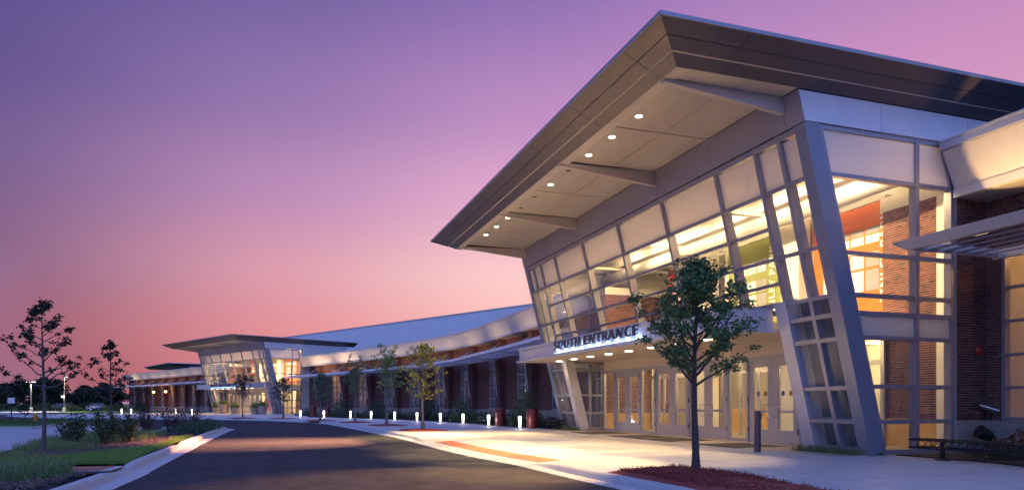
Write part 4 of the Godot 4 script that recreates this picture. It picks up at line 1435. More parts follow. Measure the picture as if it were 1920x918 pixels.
func chip_mesh(sd: int, c0: Color, c1: Color, size: float) -> ArrayMesh:
	rng.seed = sd
	var s := st0()
	for k in 5:
		s.set_color(c0.lerp(c1, rng.randf()))
		var o := Vector3(rng.randf_range(-1, 1), rng.randf_range(0, 0.5), rng.randf_range(-1, 1)) * size * 2.2
		var d := Vector3(rng.randf_range(-1, 1), rng.randf_range(-0.3, 0.5), rng.randf_range(-1, 1)).normalized() * size
		var w := d.cross(Vector3.UP).normalized() * size * 0.3
		var t := Vector3.UP * size * 0.22
		hexa(s, [o - d - w, o + d - w, o + d * 0.9 + w], [o - d - w + t, o + d - w + t, o + d * 0.9 + w + t])
	return s.commit()

func bollard_light(at: Vector2, label: String) -> Node3D:
	var b := thing("lit_bollard", label, "bollard", gp(at), 0.0, "lit bollards along the planted bed")
	var s := st0()
	lathe(s, [Vector2(0.0, 0.66), Vector2(0.06, 0.655), Vector2(0.082, 0.62), Vector2(0.085, 0.5), Vector2(0.068, 0.36), Vector2(0.06, 0.2), Vector2(0.066, 0.06)], 18)
	part("light_body", s.commit(), mats["bollard_glow"], b)
	var f := st0()
	lathe(f, [Vector2(0.066, 0.06), Vector2(0.10, 0.055), Vector2(0.105, 0.0), Vector2(0, 0)], 18)
	part("foot", f.commit(), mats["pole_grey"], b)
	omni(b, Vector3(0.0, 0.34, 0.14), 0.22, Color(1, 0.95, 0.9), 0.05)
	omni(b, Vector3(0.0, 0.34, -0.14), 0.22, Color(1, 0.95, 0.9), 0.05)
	return b

func litter_bin(at: Vector2, turn: float, label: String) -> void:
	var b := thing("litter_bin", label, "litter bin", gp(at), turn, "dark red litter bins by the bed")
	var s := st0()
	lathe(s, [Vector2(0, 0.02), Vector2(0.27, 0.02), Vector2(0.29, 0.06), Vector2(0.30, 0.70), Vector2(0.31, 0.72)], 24)
	part("body", s.commit(), mats["bin_red"], b)
	s = st0()
	lathe(s, [Vector2(0.315, 0.72), Vector2(0.31, 0.74), Vector2(0.285, 0.98), Vector2(0.24, 1.03), Vector2(0, 1.05)], 24)
	part("hood", s.commit(), mats["bin_red"], b)
	s = st0()
	box(s, Vector3(-0.15, 0.79, 0.20), Vector3(0.15, 0.93, 0.306))
	part("opening", s.commit(), mats["dark_gap"], b)
	s = st0()
	var ring := []
	for k in 7:
		var t := -0.5 + k / 6.0
		ring.append(Vector3(sin(t * 1.1) * 0.304, 0.60 + 0.06 * absf(t) * 2.0, cos(t * 1.1) * 0.304))
	for k in 6:
		quad(s, ring[k] - Vector3.UP * 0.07, ring[k + 1] - Vector3.UP * 0.07, ring[k + 1] + Vector3.UP * 0.06, ring[k] + Vector3.UP * 0.06, Vector3(0, 0, 1))
	part("notice_plate", s.commit(), mats["steel"], b)

func bench(at: Vector3, turn: float, length: float, label: String, group := "") -> void:
	# a flat metal bench: strap frame with rounded ends, loops along its sides, pedestal feet
	var b := thing("metal_bench", label, "bench", at, turn, group)
	var hw := 0.30
	for w in [0.455, 0.27]:
		var s := st0()
		var pts := []
		var n := 8
		for k in n + 1:
			var t := PI / 2 + PI * k / n
			pts.append(Vector3(-length / 2 + hw * cos(t) * 0.55, w, hw * sin(t)))
		for k in n + 1:
			var t := -PI / 2 + PI * k / n
			pts.append(Vector3(length / 2 + hw * cos(t) * 0.55, w, hw * sin(t)))
		pts.append(pts[0])
		var rr := []
		rr.resize(pts.size())
		rr.fill(0.02)
		tube(s, pts, rr, 8)
		part("rim_tube", s.commit(), mats["grille"], b)
	for k in 22:
		var x := -length / 2 + 0.06 + k * (length - 0.12) / 21.0
		part("seat_slat", boxm(Vector3(x - 0.028, 0.452, -hw + 0.01), Vector3(x + 0.028, 0.468, hw - 0.01)), mats["grille"], b)
	for side in [-1.0, 1.0]:
		for k in int(length / 0.2):
			var x := -length / 2 + 0.1 + k * 0.2
			var s := st0()
			var pts := []
			for q in 11:
				var t := TAU * q / 10.0
				pts.append(Vector3(x + cos(t) * 0.085, 0.362 + sin(t) * 0.078, side * hw))
			var rr := []
			rr.resize(11)
			rr.fill(0.009)
			tube(s, pts, rr, 5)
			part("side_loop", s.commit(), mats["grille"], b)
	for x in [-length * 0.36, length * 0.36]:
		var s := st0()
		lathe(s, [Vector2(0, 0), Vector2(0.17, 0.0), Vector2(0.17, 0.018), Vector2(0.055, 0.03), Vector2(0.05, 0.27), Vector2(0.05, 0.45)], 16, Vector3(x, 0, 0))
		part("pedestal", s.commit(), mats["grille"], b)

func planter(at: Vector3, r: float, h: float, sd: int, label: String) -> void:
	var b := thing("planter", label, "planter", at, 0.0, "planters before the west doors")
	var s := st0()
	lathe(s, [Vector2(0, 0.0), Vector2(r * 0.72, 0.0), Vector2(r * 0.95, h * 0.88), Vector2(r, h * 0.9), Vector2(r, h), Vector2(r * 0.88, h), Vector2(r * 0.85, h * 0.93), Vector2(0, h * 0.93)], 20)
	part("pot", s.commit(), mats["planter"], b)
	rng.seed = sd
	var leaves := []
	for k in 420:
		var d := Vector3(rng.randfn(), absf(rng.randfn()) * 0.9, rng.randfn()) * r * 0.55
		leaves.append(Vector3(0, h, 0) + d)
	part("plant", leaf_mesh(leaves, 0.16, lin(0.10, 0.14, 0.02).srgb_to_linear(), Color(0.22, 0.26, 0.04), 0.1), mats["plant"], b).set_meta("kind", "stuff")

func lot_lamp(at: Vector2, h: float, heads: int, low: bool, label: String) -> void:
	var b := thing("lot_lamp", label, "lamp post", gp(at, -0.11), 0.0, "parking lot lamps")
	var s := st0()
	lathe(s, [Vector2(0, 0), Vector2(0.28, 0), Vector2(0.28, 0.7), Vector2(0.24, 0.72), Vector2(0, 0.72)], 14)
	part("concrete_base", s.commit(), mats["kerb_concrete"], b)
	s = st0()
	tube(s, [Vector3(0, 0.7, 0), Vector3(0, h, 0)], [0.10, 0.07], 10)
	part("pole", s.commit(), mats["pole_grey"], b)
	for k in heads:
		var x := 0.45 * (1 if k == 0 else -1)
		part("head", boxm(Vector3(x - 0.4, h - 0.02, -0.2), Vector3(x + 0.4, h + 0.14, 0.2)), mats["pole_grey"], b)
		var l := part("lamp_glass", boxm(Vector3(-0.24, -0.05, -0.14), Vector3(0.24, 0.0, 0.14)), mats["head_glow"], b)
		l.position = Vector3(x, h - 0.025, 0)
		spot(l, Vector3(0, -0.08, 0), Vector3.DOWN, 95.0, 72.0, Color(1, 0.90, 0.74), 0.15, 0.5)
	if low:
		var l := part("low_lamp", boxm(Vector3(-0.2, -0.14, -0.14), Vector3(0.2, 0.14, 0.14)), mats["head_glow"], b)
		l.position = Vector3(-0.12, 2.6, 0.2)
		omni(l, Vector3.ZERO, 6.0, Color(1, 0.93, 0.8), 0.1)

func car(at: Vector2, turn: float, m: Material, label: String) -> void:
	var b := thing("parked_car", label, "car", gp(at, -0.10), turn, "cars parked far across the lot")
	var side := [Vector2(-2.1, 0.35), Vector2(2.1, 0.35), Vector2(2.15, 0.62), Vector2(1.95, 0.85), Vector2(1.05, 0.95), Vector2(0.45, 1.38), Vector2(-1.0, 1.42), Vector2(-1.75, 0.98), Vector2(-2.15, 0.92)]
	var s := st0()
	var lo := []
	var hi := []
	for p in side:
		var k := 0.0 if p.y < 1.0 else 0.14
		lo.append(Vector3(p.x, p.y, -0.86 + k))
		hi.append(Vector3(p.x, p.y, 0.86 - k))
	hexa(s, lo, hi)
	part("body", s.commit(), m, b)
	for z in [-1.0, 1.0]:
		s = st0()
		quad(s, Vector3(0.92, 0.98, z * 0.865), Vector3(-1.6, 0.99, z * 0.865), Vector3(-0.95, 1.36, z * 0.745), Vector3(0.4, 1.33, z * 0.745), Vector3(0, 0, z))
		part("side_window", s.commit(), mats["dark_glass"], b)
		for x in [-1.3, 1.35]:
			s = st0()
			tube(s, [Vector3(x, 0.32, z * 0.66), Vector3(x, 0.32, z * 0.89)], [0.32, 0.32], 16)
			var wh := part("wheel", s.commit(), mats["tyre"], b)
			s = st0()
			tube(s, [Vector3(x, 0.32, z * 0.88), Vector3(x, 0.32, z * 0.90)], [0.19, 0.19], 12)
			part("rim", s.commit(), mats["steel"], wh)
	s = st0()
	quad(s, Vector3(1.03, 0.975, -0.72), Vector3(1.03, 0.975, 0.72), Vector3(0.50, 1.36, 0.64), Vector3(0.50, 1.36, -0.64), Vector3(1, 0.5, 0))
	part("windscreen", s.commit(), mats["dark_glass"], b)

func far_hall() -> void:
	var b := thing("far_entrance_hall", "farthest entrance hall, its flat wedge-edged roof above the left wing", "entrance hall", gp(Vector2(-63.5, 146.0)), PI / 2 + 0.67)
	part("hall_block", boxm(P(0.0, 1.9, 0.0), P(HALL, -12.0, 8.0)), mats["hall_panel"], b)
	part("header_panel", boxm(P(-0.03, 2.2, HEAD), P(HALL + 0.03, -12.0, TOPW)), mats["panel"], b)
	var s := st0()
	hexa(s, [P(-0.05, 5.6, TOPW), P(HALL + 0.05, 5.6, TOPW), P(HALL + 0.05, -12, TOPW), P(-0.05, -12, TOPW)], [P(-1.05, 6.6, 9.25), P(HALL + 1.05, 6.6, 9.25), P(HALL + 1.05, -13, 9.25), P(-1.05, -13, 9.25)])
	part("roof_wedge", s.commit(), mats["shaded_fascia"], b)
	part("roof_edge_trim", boxm(P(-1.07, 6.62, 9.252), P(HALL + 1.07, -13.02, 9.37)), mats["trim"], b)

func _ready() -> void:
	# ---------------------------------------------------------------- camera, sky, sun, exposure
	var cam := Camera3D.new()
	cam.name = "camera"
	cam.projection = Camera3D.PROJECTION_FRUSTUM
	cam.near = 0.1
	cam.far = 3000.0
	cam.size = 0.1 * 918.0 / 1340.5
	cam.frustum_offset = Vector2(0, 0.1 * 297.0 / 1340.5)
	cam.position = Vector3(0, 1.3, 0)
	cam.current = true
	add_child(cam)
	var sky_mat := PanoramaSkyMaterial.new()
	sky_mat.panorama = sky_image()
	var sky := Sky.new()
	sky.sky_material = sky_mat
	var env := Environment.new()
	env.background_mode = Environment.BG_SKY
	env.sky = sky
	env.background_energy_multiplier = 1.0
	env.tonemap_mode = Environment.TONE_MAPPER_LINEAR
	env.tonemap_exposure = 1.0
	env.sdfgi_enabled = true
	env.ssao_enabled = true
	env.ssil_enabled = true
	var we := WorldEnvironment.new()
	we.name = "world_environment"
	we.environment = env
	add_child(we)
	var sun := DirectionalLight3D.new()
	sun.name = "afterglow"
	sun.light_color = Color(1.0, 0.62, 0.55)
	sun.light_energy = 0.05
	sun.light_angular_distance = 12.0
	sun.shadow_enabled = true
	sun.rotation_degrees = Vector3(-6, 172, 0)
	add_child(sun)
	make_materials()
	rng.seed = 11

	# ---------------------------------------------------------------- ground, roads, paths
	var V := func(x: float, d: float) -> Vector2: return Vector2(x, d)
	structure("ground", slab([V.call(-900, -300), V.call(900, -300), V.call(900, 1500), V.call(-900, 1500)], -0.17, -0.17), mats["lawn"], "dark ground reaching to the horizon")
	structure("road", slab([V.call(-8.5, -40), V.call(14, -40), V.call(14, 30), V.call(-4, 40), V.call(-12, 60), V.call(-30, 66), V.call(-60, 84), V.call(-68, 74), V.call(-34, 52), V.call(-19.0, 39.5), V.call(-17.0, 33), V.call(-12.5, 22), V.call(-10, 12)], -0.12, -0.12), mats["asphalt"], "dark asphalt drive curving to the far entrance")
	structure("parking_lot", slab([V.call(-34.1, 57), V.call(-75, 62), V.call(-63, 86), V.call(-70, 112), V.call(-84, 131), V.call(-170, 131), V.call(-170, 50), V.call(-80, 48)], -0.114, -0.114), mats["lot_paving"], "pale parking lot lit by lamps on the left")
	structure("side_road", slab([V.call(-8.6, -40), V.call(-10.1, 12), V.call(-12.6, 22), V.call(-17.1, 33), V.call(-19.1, 39.6), V.call(-34.1, 52.1), V.call(-60, 69), V.call(-170, 69), V.call(-170, -40)], -0.124, -0.124), mats["side_paving"], "pale approach road left of the planted island")
	var kerb_r := spline([V.call(10, -14), V.call(8, -5), V.call(6.3, 1), V.call(4.8, 5.2), V.call(3.5, 8.6), V.call(2.61, 10.83), V.call(1.57, 13.41), V.call(0.9, 15.3), V.call(0.35, 16.8), V.call(-0.85, 19.5), V.call(-2.2, 23.2), V.call(-3.46, 26.95), V.call(-4.5, 30.0), V.call(-5.98, 33.55), V.call(-10.06, 43.64), V.call(-14.0, 51.8), V.call(-21.4, 59.9), V.call(-28, 62.4), V.call(-36, 65.2), V.call(-48, 72), V.call(-58, 82)], 6)
	var hr := []
	for p in kerb_r:
		var low: float = smoothstep(15.0, 16.8, p.y) * (1.0 - smoothstep(26.0, 27.8, p.y))
		hr.append(0.12 - 0.108 * low)
	kerb("kerb", "pale concrete kerb and gutter along the right side of the drive", kerb_r, 1.0, hr)
	# the walk, with a sloped margin where the kerb is lowered
	var walk := []
	var ramp := st0()
	var prev := []
	for i in kerb_r.size():
		var p: Vector2 = kerb_r[i]
		var d: Vector2 = ((kerb_r[mini(i + 1, kerb_r.size() - 1)] as Vector2) - kerb_r[maxi(i - 1, 0)]).normalized()
		var r := Vector2(d.y, -d.x)
		var low: float = (0.12 - hr[i]) / 0.108
		var inner := p + r * (0.17 + 1.5)
		walk.append(inner)
		var now := [gp(p + r * 0.165, -0.116 + hr[i]), gp(inner, 0.0)]
		if not prev.is_empty():
			quad(ramp, prev[0], now[0], now[1], prev[1], Vector3.UP)
		prev = now
	structure("pavement_edge", ramp.commit(), mats["concrete"], "concrete walk margin sloping to the lowered kerb")
	var outline := walk.duplicate()
	for p in [V.call(-52, 96), V.call(-40, 106), V.call(-20, 88), V.call(-4, 72), V.call(4, 54), V.call(10, 38), V.call(26, 26), V.call(34, -14)]:
		outline.append(p)
	var pave := structure("pavement", slab(outline, -0.014, -0.17), mats["kerb_concrete"], "broad concrete walk of cast panels before the entrance hall")
	var op := PackedVector2Array()
	for p in outline:
		op.append(p)
	var ax := Vector2(-sin(0.3284), cos(0.3284))
	var ay := Vector2(-ax.y, ax.x)
	for i in range(-8, 26):
		for j in range(-9, 12):
			var c := Vector2(8.95, 17.73) + ax * (i * 4.2) + ay * (j * 4.2 + 0.6)
			var cell := PackedVector2Array([c + (ax + ay) * 0.006, c + ax * 4.194 + ay * 0.006, c + (ax + ay) * 4.194, c + ay * 4.194 + ax * 0.006])
			for q in Geometry2D.intersect_polygons(op, cell):
				var pts := []
				for v in q:
					pts.append(v)
				if Geometry2D.triangulate_polygon(q).size() > 0:
					part("paving_panel", slab(pts, rng.randf_range(-0.0012, 0.0012), -0.0135), mats["concrete"], pave)
	# red tactile strip on the lowered margin
	var strip := thing("tactile_strip", "brick-red tactile strip set along the lowered kerb in the lamplight", "tactile paving")
	var tl := []
	for i in kerb_r.size():
		var p: Vector2 = kerb_r[i]
		if p.y > 16.7 and p.y < 25.9:
			var d: Vector2 = ((kerb_r[i + 1] as Vector2) - kerb_r[i - 1]).normalized()
			tl.append([p, Vector2(d.y, -d.x), hr[i]])
	var tiles := 15
	for k in tiles:
		var e := []
		for z in 2:
			var f := (k + z) * (tl.size() - 1.0) / tiles
			var i := mini(int(f), tl.size() - 2)
			e.append([(tl[i][0] as Vector2).lerp(tl[i + 1][0], f - i), tl[i][1], lerpf(tl[i][2], tl[i + 1][2], f - i)])
		var s := st0()
		var c := []
		for z in 2:
			for o in [0.28, 0.86]:
				var y: float = lerpf(-0.116 + e[z][2], 0.0, (o - 0.165) / 1.5)
				c.append(gp((e[z][0] as Vector2) + (e[z][1] as Vector2) * o, y + 0.006))
		c[0] = c[0].lerp(c[2], 0.01)
		c[1] = c[1].lerp(c[3], 0.01)
		plate(s, c[0], c[1], c[3], c[2], Vector3(0, -0.02, 0))
		part("tactile_tile", s.commit(), mats["tactile"], strip)
	# island on the left
	var kerb_l := spline([V.call(-4.6, -4), V.call(-5.0, 3), V.call(-6.0, 8), V.call(-6.75, 10.83), V.call(-7.66, 14.06), V.call(-7.92, 14.78), V.call(-9.16, 18.55), V.call(-10.4, 22.4), V.call(-11.48, 25.65), V.call(-14.82, 36.35), V.call(-15.7, 39.2), V.call(-17.6, 40.8), V.call(-19.3, 39.2)], 6)
	var hl := []
	for p in kerb_l:
		var low: float = smoothstep(13.3, 13.9, p.y) * (1.0 - smoothstep(14.9, 15.5, p.y))
		var low2: float = smoothstep(22.2, 22.6, p.y) * (1.0 - smoothstep(23.2, 23.7, p.y))
		hl.append(0.14 - 0.07 * maxf(low, low2 * 0.8))
	kerb("kerb", "pale concrete kerb and gutter round the planted island on the left", kerb_l, -1.0, hl)
	var isle := []
	for i in kerb_l.size():
		var d: Vector2 = ((kerb_l[mini(i + 1, kerb_l.size() - 1)] as Vector2) - kerb_l[maxi(i - 1, 0)]).normalized()
		isle.append((kerb_l[i] as Vector2) - Vector2(d.y, -d.x) * 0.16)
	for p in [V.call(-18.5, 34.9), V.call(-17.9, 32.3), V.call(-15.9, 23.9), V.call(-13.5, 18.8), V.call(-12.2, 13), V.call(-11, -4)]:
		isle.append(p)
	structure("planted_island", slab(isle, 0.0, -0.17), mats["soil"], "mulched island between the two roads")
	structure("island_path", slab([V.call(-7.75, 13.75), V.call(-8.0, 14.75), V.call(-12.5, 13.6), V.call(-12.3, 12.7)], 0.014, 0.0), mats["concrete"], "narrow concrete path crossing the island")
	var pad := part("tactile_pad", slab([V.call(-7.95, 13.78), V.call(-8.12, 14.6), V.call(-8.85, 14.42), V.call(-8.68, 13.62)], 0.03, 0.0), mats["tactile"], self)
	tag(pad, "red tactile pad at the kerb of the island path", "tactile paving")
	structure("island_lawn", slab([V.call(-8.3, 15.5), V.call(-9.5, 18.6), V.call(-11.3, 24), V.call(-12.5, 28), V.call(-12.9, 27), V.call(-11.6, 24.2), V.call(-10.6, 20.5), V.call(-10.9, 17.2), V.call(-12.4, 15.8), V.call(-11.6, 14.9), V.call(-9.6, 15.2)], 0.012, 0.0), mats["lawn"], "strip of lawn along the island kerb")
	# far lawn with a kerb
	structure("far_verge_kerb", slab([V.call(-26.6, 39.6), V.call(-29.3, 47), V.call(-34, 56.8), V.call(-80, 62), V.call(-130, 62), V.call(-130, 34), V.call(-60, 38)], 0.0, -0.17), mats["kerb_concrete"], "kerb of the far grass verge")
	structure("far_verge", slab([V.call(-27.0, 40.2), V.call(-29.6, 47), V.call(-34.2, 56.3), V.call(-80, 61.5), V.call(-129, 61.5), V.call(-129, 34.6), V.call(-60, 38.5)], 0.012, 0.0), mats["lawn"], "far grass verge beyond the side road")

	# ---------------------------------------------------------------- buildings
	var th := 0.3284
	var O := gp(V.call(8.948, 17.730))
	var south := entrance("south_entrance_hall", "near glass entrance hall with leaning front and South Entrance sign", "SOUTH ENTRANCE", true)
	south.position = O
	south.rotation.y = PI / 2 + th
	near_wing(PI / 2 + th, O)
	var west := entrance("west_entrance_hall", "smaller-looking second glass entrance hall at the far end of the curved wing", "WEST ENTRANCE", false)
	west.position = gp(V.call(-28.17, 87.15), -0.066)
	west.rotation.y = PI / 2 + 0.7937
	curved_wing([V.call(5.22, 37.3), V.call(1.62, 48.2), V.call(-1.0, 55.3), V.call(-2.5, 59.4), V.call(-4.8, 64.0), V.call(-7.4, 68.0), V.call(-11.1, 72.6), V.call(-14.2, 76.3), V.call(-18.5, 81.0), V.call(-22.6, 85.3), V.call(-26.1, 88.9)],
		[7.4, 13.9, 20.7, 27.0, 31.8, 36.5, 41.6, 47.0, 52.6, 58.5], 1.0, 0.886, "curved_wing", "long curved brick wing with cream eave, sunshade and narrow windows",
		{10: ["red_paint", 2.4], 9: ["orange_paint", 2.4], 8: ["white_print", 1.6], 5: ["orange_paint", 1.8]}, 3.6)
	curved_wing([V.call(-40.3, 102.9), V.call(-50, 113.2), V.call(-62, 126.5), V.call(-78, 143.5)], [5.0, 10.5, 16.0, 21.5, 27.0, 32.5, 38.0, 43.5, 49.0], 0.88, 0.88, "left_wing", "straight brick wing with pale eave left of the second entrance hall", {2: ["drywall", 0.8], 3: ["drywall", 0.8]}, 2.2)
	far_hall()
	arena()
	details(O, th)

# ------------------------------------------------------------------ everything that stands about
func details(O: Vector3, th: float) -> void:
	var V := func(x: float, d: float) -> Vector2: return Vector2(x, d)
	var U := Vector2(-sin(th), cos(th))
	var W := Vector2(-cos(th), -sin(th))
	var o2 := Vector2(O.x, -O.z)
	var uv := func(u: float, v: float) -> Vector2: return o2 + U * u + W * v
	# planting beds
	structure("planting_bed", slab([uv.call(-0.05, -0.7), uv.call(-0.05, -3.75), uv.call(-14, -3.75), uv.call(-14, 0.2), uv.call(-6, 0.35), uv.call(-2.5, -0.75)], 0.03, 0.0), mats["soil_and_unlit_room"], "dark planting bed below the near brick wing")
	structure("planting_bed", slab([V.call(2.6, 36.6), V.call(1.0, 37.9), V.call(-0.6, 41.2), V.call(-2.4, 45.2), V.call(-4.2, 49.0), V.call(-6.2, 52.2), V.call(-8.4, 55.9), V.call(-10.9, 59.4), V.call(-13.3, 61.6), V.call(-16.4, 65.6), V.call(-19.2, 67.4), V.call(-25.0, 86.0), V.call(-17, 81), V.call(-6, 69.5), V.call(0, 57), V.call(5, 40)], 0.03, 0.0), mats["soil_and_unlit_room"], "dark planting bed along the curved wing")
	for e in [[0.25, 2.3, -0.1, 0.55], [17.4, 19.5, -0.1, 0.6]]:
		var poly := [uv.call(e[0], e[2]), uv.call(e[1], e[2]), uv.call(e[1] + 0.1, e[3]), uv.call(e[0] - 0.1, e[3] - 0.1)]
		structure("grass_patch", slab(poly, 0.012, 0.0), mats["lawn"], "grass patch at the foot of the leaning leg")
		scatter("leg_grass", "short grass at the foot of the near leaning leg" if e[0] < 5 else "short grass at the foot of the left leaning leg", tuft_mesh(0.16, 6, Color(0.06, 0.11, 0.02), Color(0.16, 0.20, 0.05), 5), mats["plant"], poly, 260, 0.01, 0.6, 1.3, 6)

	# door mats
	for k in 4:
		var u: float = [14.6, 10.85, 8.45, 4.75][k]
		var m := part("door_mat", slab([uv.call(u - 1.1, -0.55), uv.call(u + 1.1, -0.55), uv.call(u + 1.1, 1.35), uv.call(u - 1.1, 1.35)], 0.014, 0.0), mats["mat_rubber"], self)
		tag(m, ["dark door mat before the leftmost pair of south doors", "dark door mat left of the young tree trunk, second from the left", "dark door mat just behind the young tree trunk", "dark door mat beside the brown metal post"][k], "door mat", "door mats at the south doors")
	# brown post
	var post := thing("metal_post", "brown metal post with a push plate on the walk by the doors", "post", gp(V.call(6.60, 19.2)), 2.2)
	var s := st0()
	lathe(s, [Vector2(0, 0), Vector2(0.088, 0.0), Vector2(0.088, 1.08), Vector2(0.075, 1.10), Vector2(0, 1.10)], 24)
	part("tube", s.commit(), mats["post_brown"], post)
	part("push_plate", boxm(Vector3(-0.065, 0.88, 0.075), Vector3(0.065, 1.03, 0.10)), mats["post_brown"], post)

	# near tree in its mulch
	rng.seed = 5
	var pit := [V.call(1.75, 13.45), V.call(3.35, 14.55), V.call(4.95, 9.4), V.call(2.85, 10.55)]
	tag(part("mulch_heap", mound(pit, 0.11, 0.16), mats["red_mulch"], self), "large red mulch heap round the nearest young tree", "mulch")
	scatter("mulch_chips", "loose red bark chips on the nearest mulch heap", chip_mesh(3, Color(0.12, 0.018, 0.012), Color(0.42, 0.09, 0.055), 0.022), mats["chip_red"], [V.call(1.95, 13.35), V.call(3.32, 14.3), V.call(4.75, 9.7), V.call(2.9, 10.75)], 2600, 0.045, 0.6, 1.4, 9, "mulch", func(p: Vector2) -> float: return 0.05 * clampf(1.3 - p.distance_to(Vector2(3.25, 12.1)) * 0.75, -0.3, 1.0), false)
	tree("young_tree", "nearest young tree with dense dark green leaves in front of the doors", "", gp(V.call(3.33, 13.0), 0.03), {"h": 3.98, "clear": 1.55, "r": 0.072, "limbs": 38, "reach": 1.2, "rise": 0.66, "twigs": 9, "leaves": 30, "size": 0.066, "clump": 0.14, "c0": Color(0.045, 0.10, 0.028), "c1": Color(0.16, 0.26, 0.07), "form": "ovate", "top": 4, "bare": 0.3}, 21)

	scatter("fallen_leaves", "a few fallen leaves in the gutter and on the drive", chip_mesh(6, Color(0.10, 0.05, 0.02), Color(0.22, 0.12, 0.04), 0.018), mats["chip_red"], [V.call(-0.6, 16.5), V.call(0.3, 16.4), V.call(2.4, 10.4), V.call(1.9, 10.2), V.call(0.2, 14.0)], 26, -0.112, 0.5, 1.0, 77, "leaves")
	# row of young trees along the walk, each in a mulch square
	var spots := [[-4.25, 34.21, 4.25, "yellow-green young tree with bare middle, nearest of the row along the walk", Color(0.22, 0.23, 0.03), Color(0.42, 0.40, 0.07), 1.35, "oval"],
		[-7.36, 42.06, 3.95, "round vase-shaped green tree, second in the row along the walk", Color(0.16, 0.23, 0.06), Color(0.34, 0.40, 0.12), 1.25, "vase"],
		[-10.64, 48.49, 3.75, "slender grey-green vase tree, third in the row along the walk", Color(0.09, 0.15, 0.06), Color(0.20, 0.27, 0.10), 1.1, "vase"],
		[-14.21, 52.91, 3.5, "narrow blue-green tree, fourth in the row along the walk", Color(0.07, 0.13, 0.06), Color(0.16, 0.23, 0.10), 1.0, "oval"],
		[-19.32, 60.23, 3.5, "dark tree in front of the second hall's right glass corner", Color(0.025, 0.05, 0.025), Color(0.06, 0.10, 0.04), 0.95, "oval"],
		[-23.55, 62.38, 3.2, "dark vase-shaped tree in front of the second hall's doors", Color(0.03, 0.04, 0.03), Color(0.06, 0.075, 0.045), 1.1, "vase"]]
	for k in spots.size():
		var q: Array = spots[k]
		var c: Vector2 = V.call(q[0], q[1])
		var t := Vector2(-0.42, 0.907)
		if q[1] > 50:
			t = Vector2(-0.72, 0.69)
		var n := Vector2(t.y, -t.x)
		var hs := 1.0
		rng.seed = 40 + k
		tag(part("mulch_square", mound([c - t * hs - n * hs, c + t * hs - n * hs, c + t * hs + n * hs, c - t * hs + n * hs], 0.09, 0.25), mats["red_mulch"], self), "red mulch square under the " + ["yellow-green young tree", "round vase-shaped green tree", "slender grey-green tree", "narrow blue-green tree", "tree before the second hall's corner", "tree before the second hall's doors"][k], "mulch", "mulch squares along the walk")
		tree("young_tree", q[3], "young trees along the walk", gp(c, 0.03), {"h": q[2], "clear": 1.35 if q[7] == "oval" else 1.5, "r": 0.08, "limbs": 22, "reach": q[6] * (0.85 if q[7] == "vase" else 0.8), "rise": 1.25 if q[7] == "vase" else 0.5, "twigs": 6, "leaves": 16, "size": 0.10, "clump": 0.17, "c0": q[4], "c1": q[5], "form": q[7], "bark": "bark_pale", "top": 6}, 60 + k)

	# lit bollards
	var bl := [[0.40, 36.5], [-1.33, 40.6], [-3.07, 44.76], [-4.87, 48.5], [-6.83, 51.35], [-9.08, 55.26], [-11.56, 58.6], [-13.84, 61.2], [-17.04, 64.7], [-19.7, 66.5]]
	var names := ["glowing white bollard right of the nearer bin, first from the right", "glowing white bollard in front of the farther bench, second from the right", "glowing white bollard, third from the right along the bed", "glowing white bollard right of the yellow-green tree, fourth from the right", "glowing white bollard left of the yellow-green tree, fifth from the right", "glowing white bollard right of the round vase tree, sixth from the right", "glowing white bollard between two vase trees, seventh from the right", "glowing white bollard left of the slender grey-green tree, eighth from the right", "glowing white bollard by the narrow blue-green tree, ninth from the right", "glowing white bollard nearest the second hall, tenth from the right"]
	for k in bl.size():
		bollard_light(V.call(bl[k][0], bl[k][1]), names[k])
	bollard_light(V.call(-34.5, 77.0), "glowing white bollard left of the second hall's left leg")
	bollard_light(V.call(-40.5, 86.0), "faint glowing bollard before the left wing, second left of the second hall")
	bollard_light(V.call(-44.8, 84.0), "glowing white bollard farthest left but one, by the left wing's end")
	bollard_light(V.call(-47.0, 86.0), "glowing white bollard farthest left, at the lot's corner")
	litter_bin(V.call(1.05, 37.2), 2.6, "dark red round litter bin right of the first glowing bollard")
	litter_bin(V.call(-0.67, 40.7), 2.6, "dark red round litter bin left of the first glowing bollard")
	litter_bin(V.call(-17.4, 67.3), 2.6, "small distant red litter bin right of the second hall's corner")
	litter_bin(V.call(-19.2, 68.9), 2.6, "smallest distant red litter bin beside the second hall's glass corner")
	bench(gp(V.call(2.05, 36.3)), 1.9, 2.0, "black mesh bench by the left leg of the near hall", "mesh benches beside the walk")
	bench(gp(V.call(-1.5, 43.9)), 2.0, 2.0, "black mesh bench half hidden behind the second glowing bollard", "mesh benches beside the walk")
	bench(Vector3(uv.call(-3.1, -0.42).x, 0, -uv.call(-3.1, -0.42).y), PI / 2 + th, 4.2, "long black metal bench with looped sides before the near brick wing", "mesh benches beside the walk")

	# fittings on the near brick wing
	var bell := thing("alarm_bell", "round red alarm bell on the near brick wall", "alarm bell", O, PI / 2 + th)
	s = st0()
	lathe(s, [Vector2(0, 0.07), Vector2(0.05, 0.068), Vector2(0.10, 0.045), Vector2(0.125, 0.0), Vector2(0.125, -0.02)], 20)
	part("gong", s.commit(), mats["bell_red"], bell).transform = Transform3D(Basis(Vector3(0, 0, -1), Vector3(-1, 0, 0), Vector3(0, -1, 0)), P(-0.10, -3.47, 2.68))
	part("back_box", boxm(P(-0.035, -3.41, 2.62), P(-0.09, -3.53, 2.74)), mats["bell_red"], bell)
	var fl := thing("wall_floodlight", "silver can floodlight on a bracket low on the near brick wall", "floodlight", O, PI / 2 + th)
	s = st0()
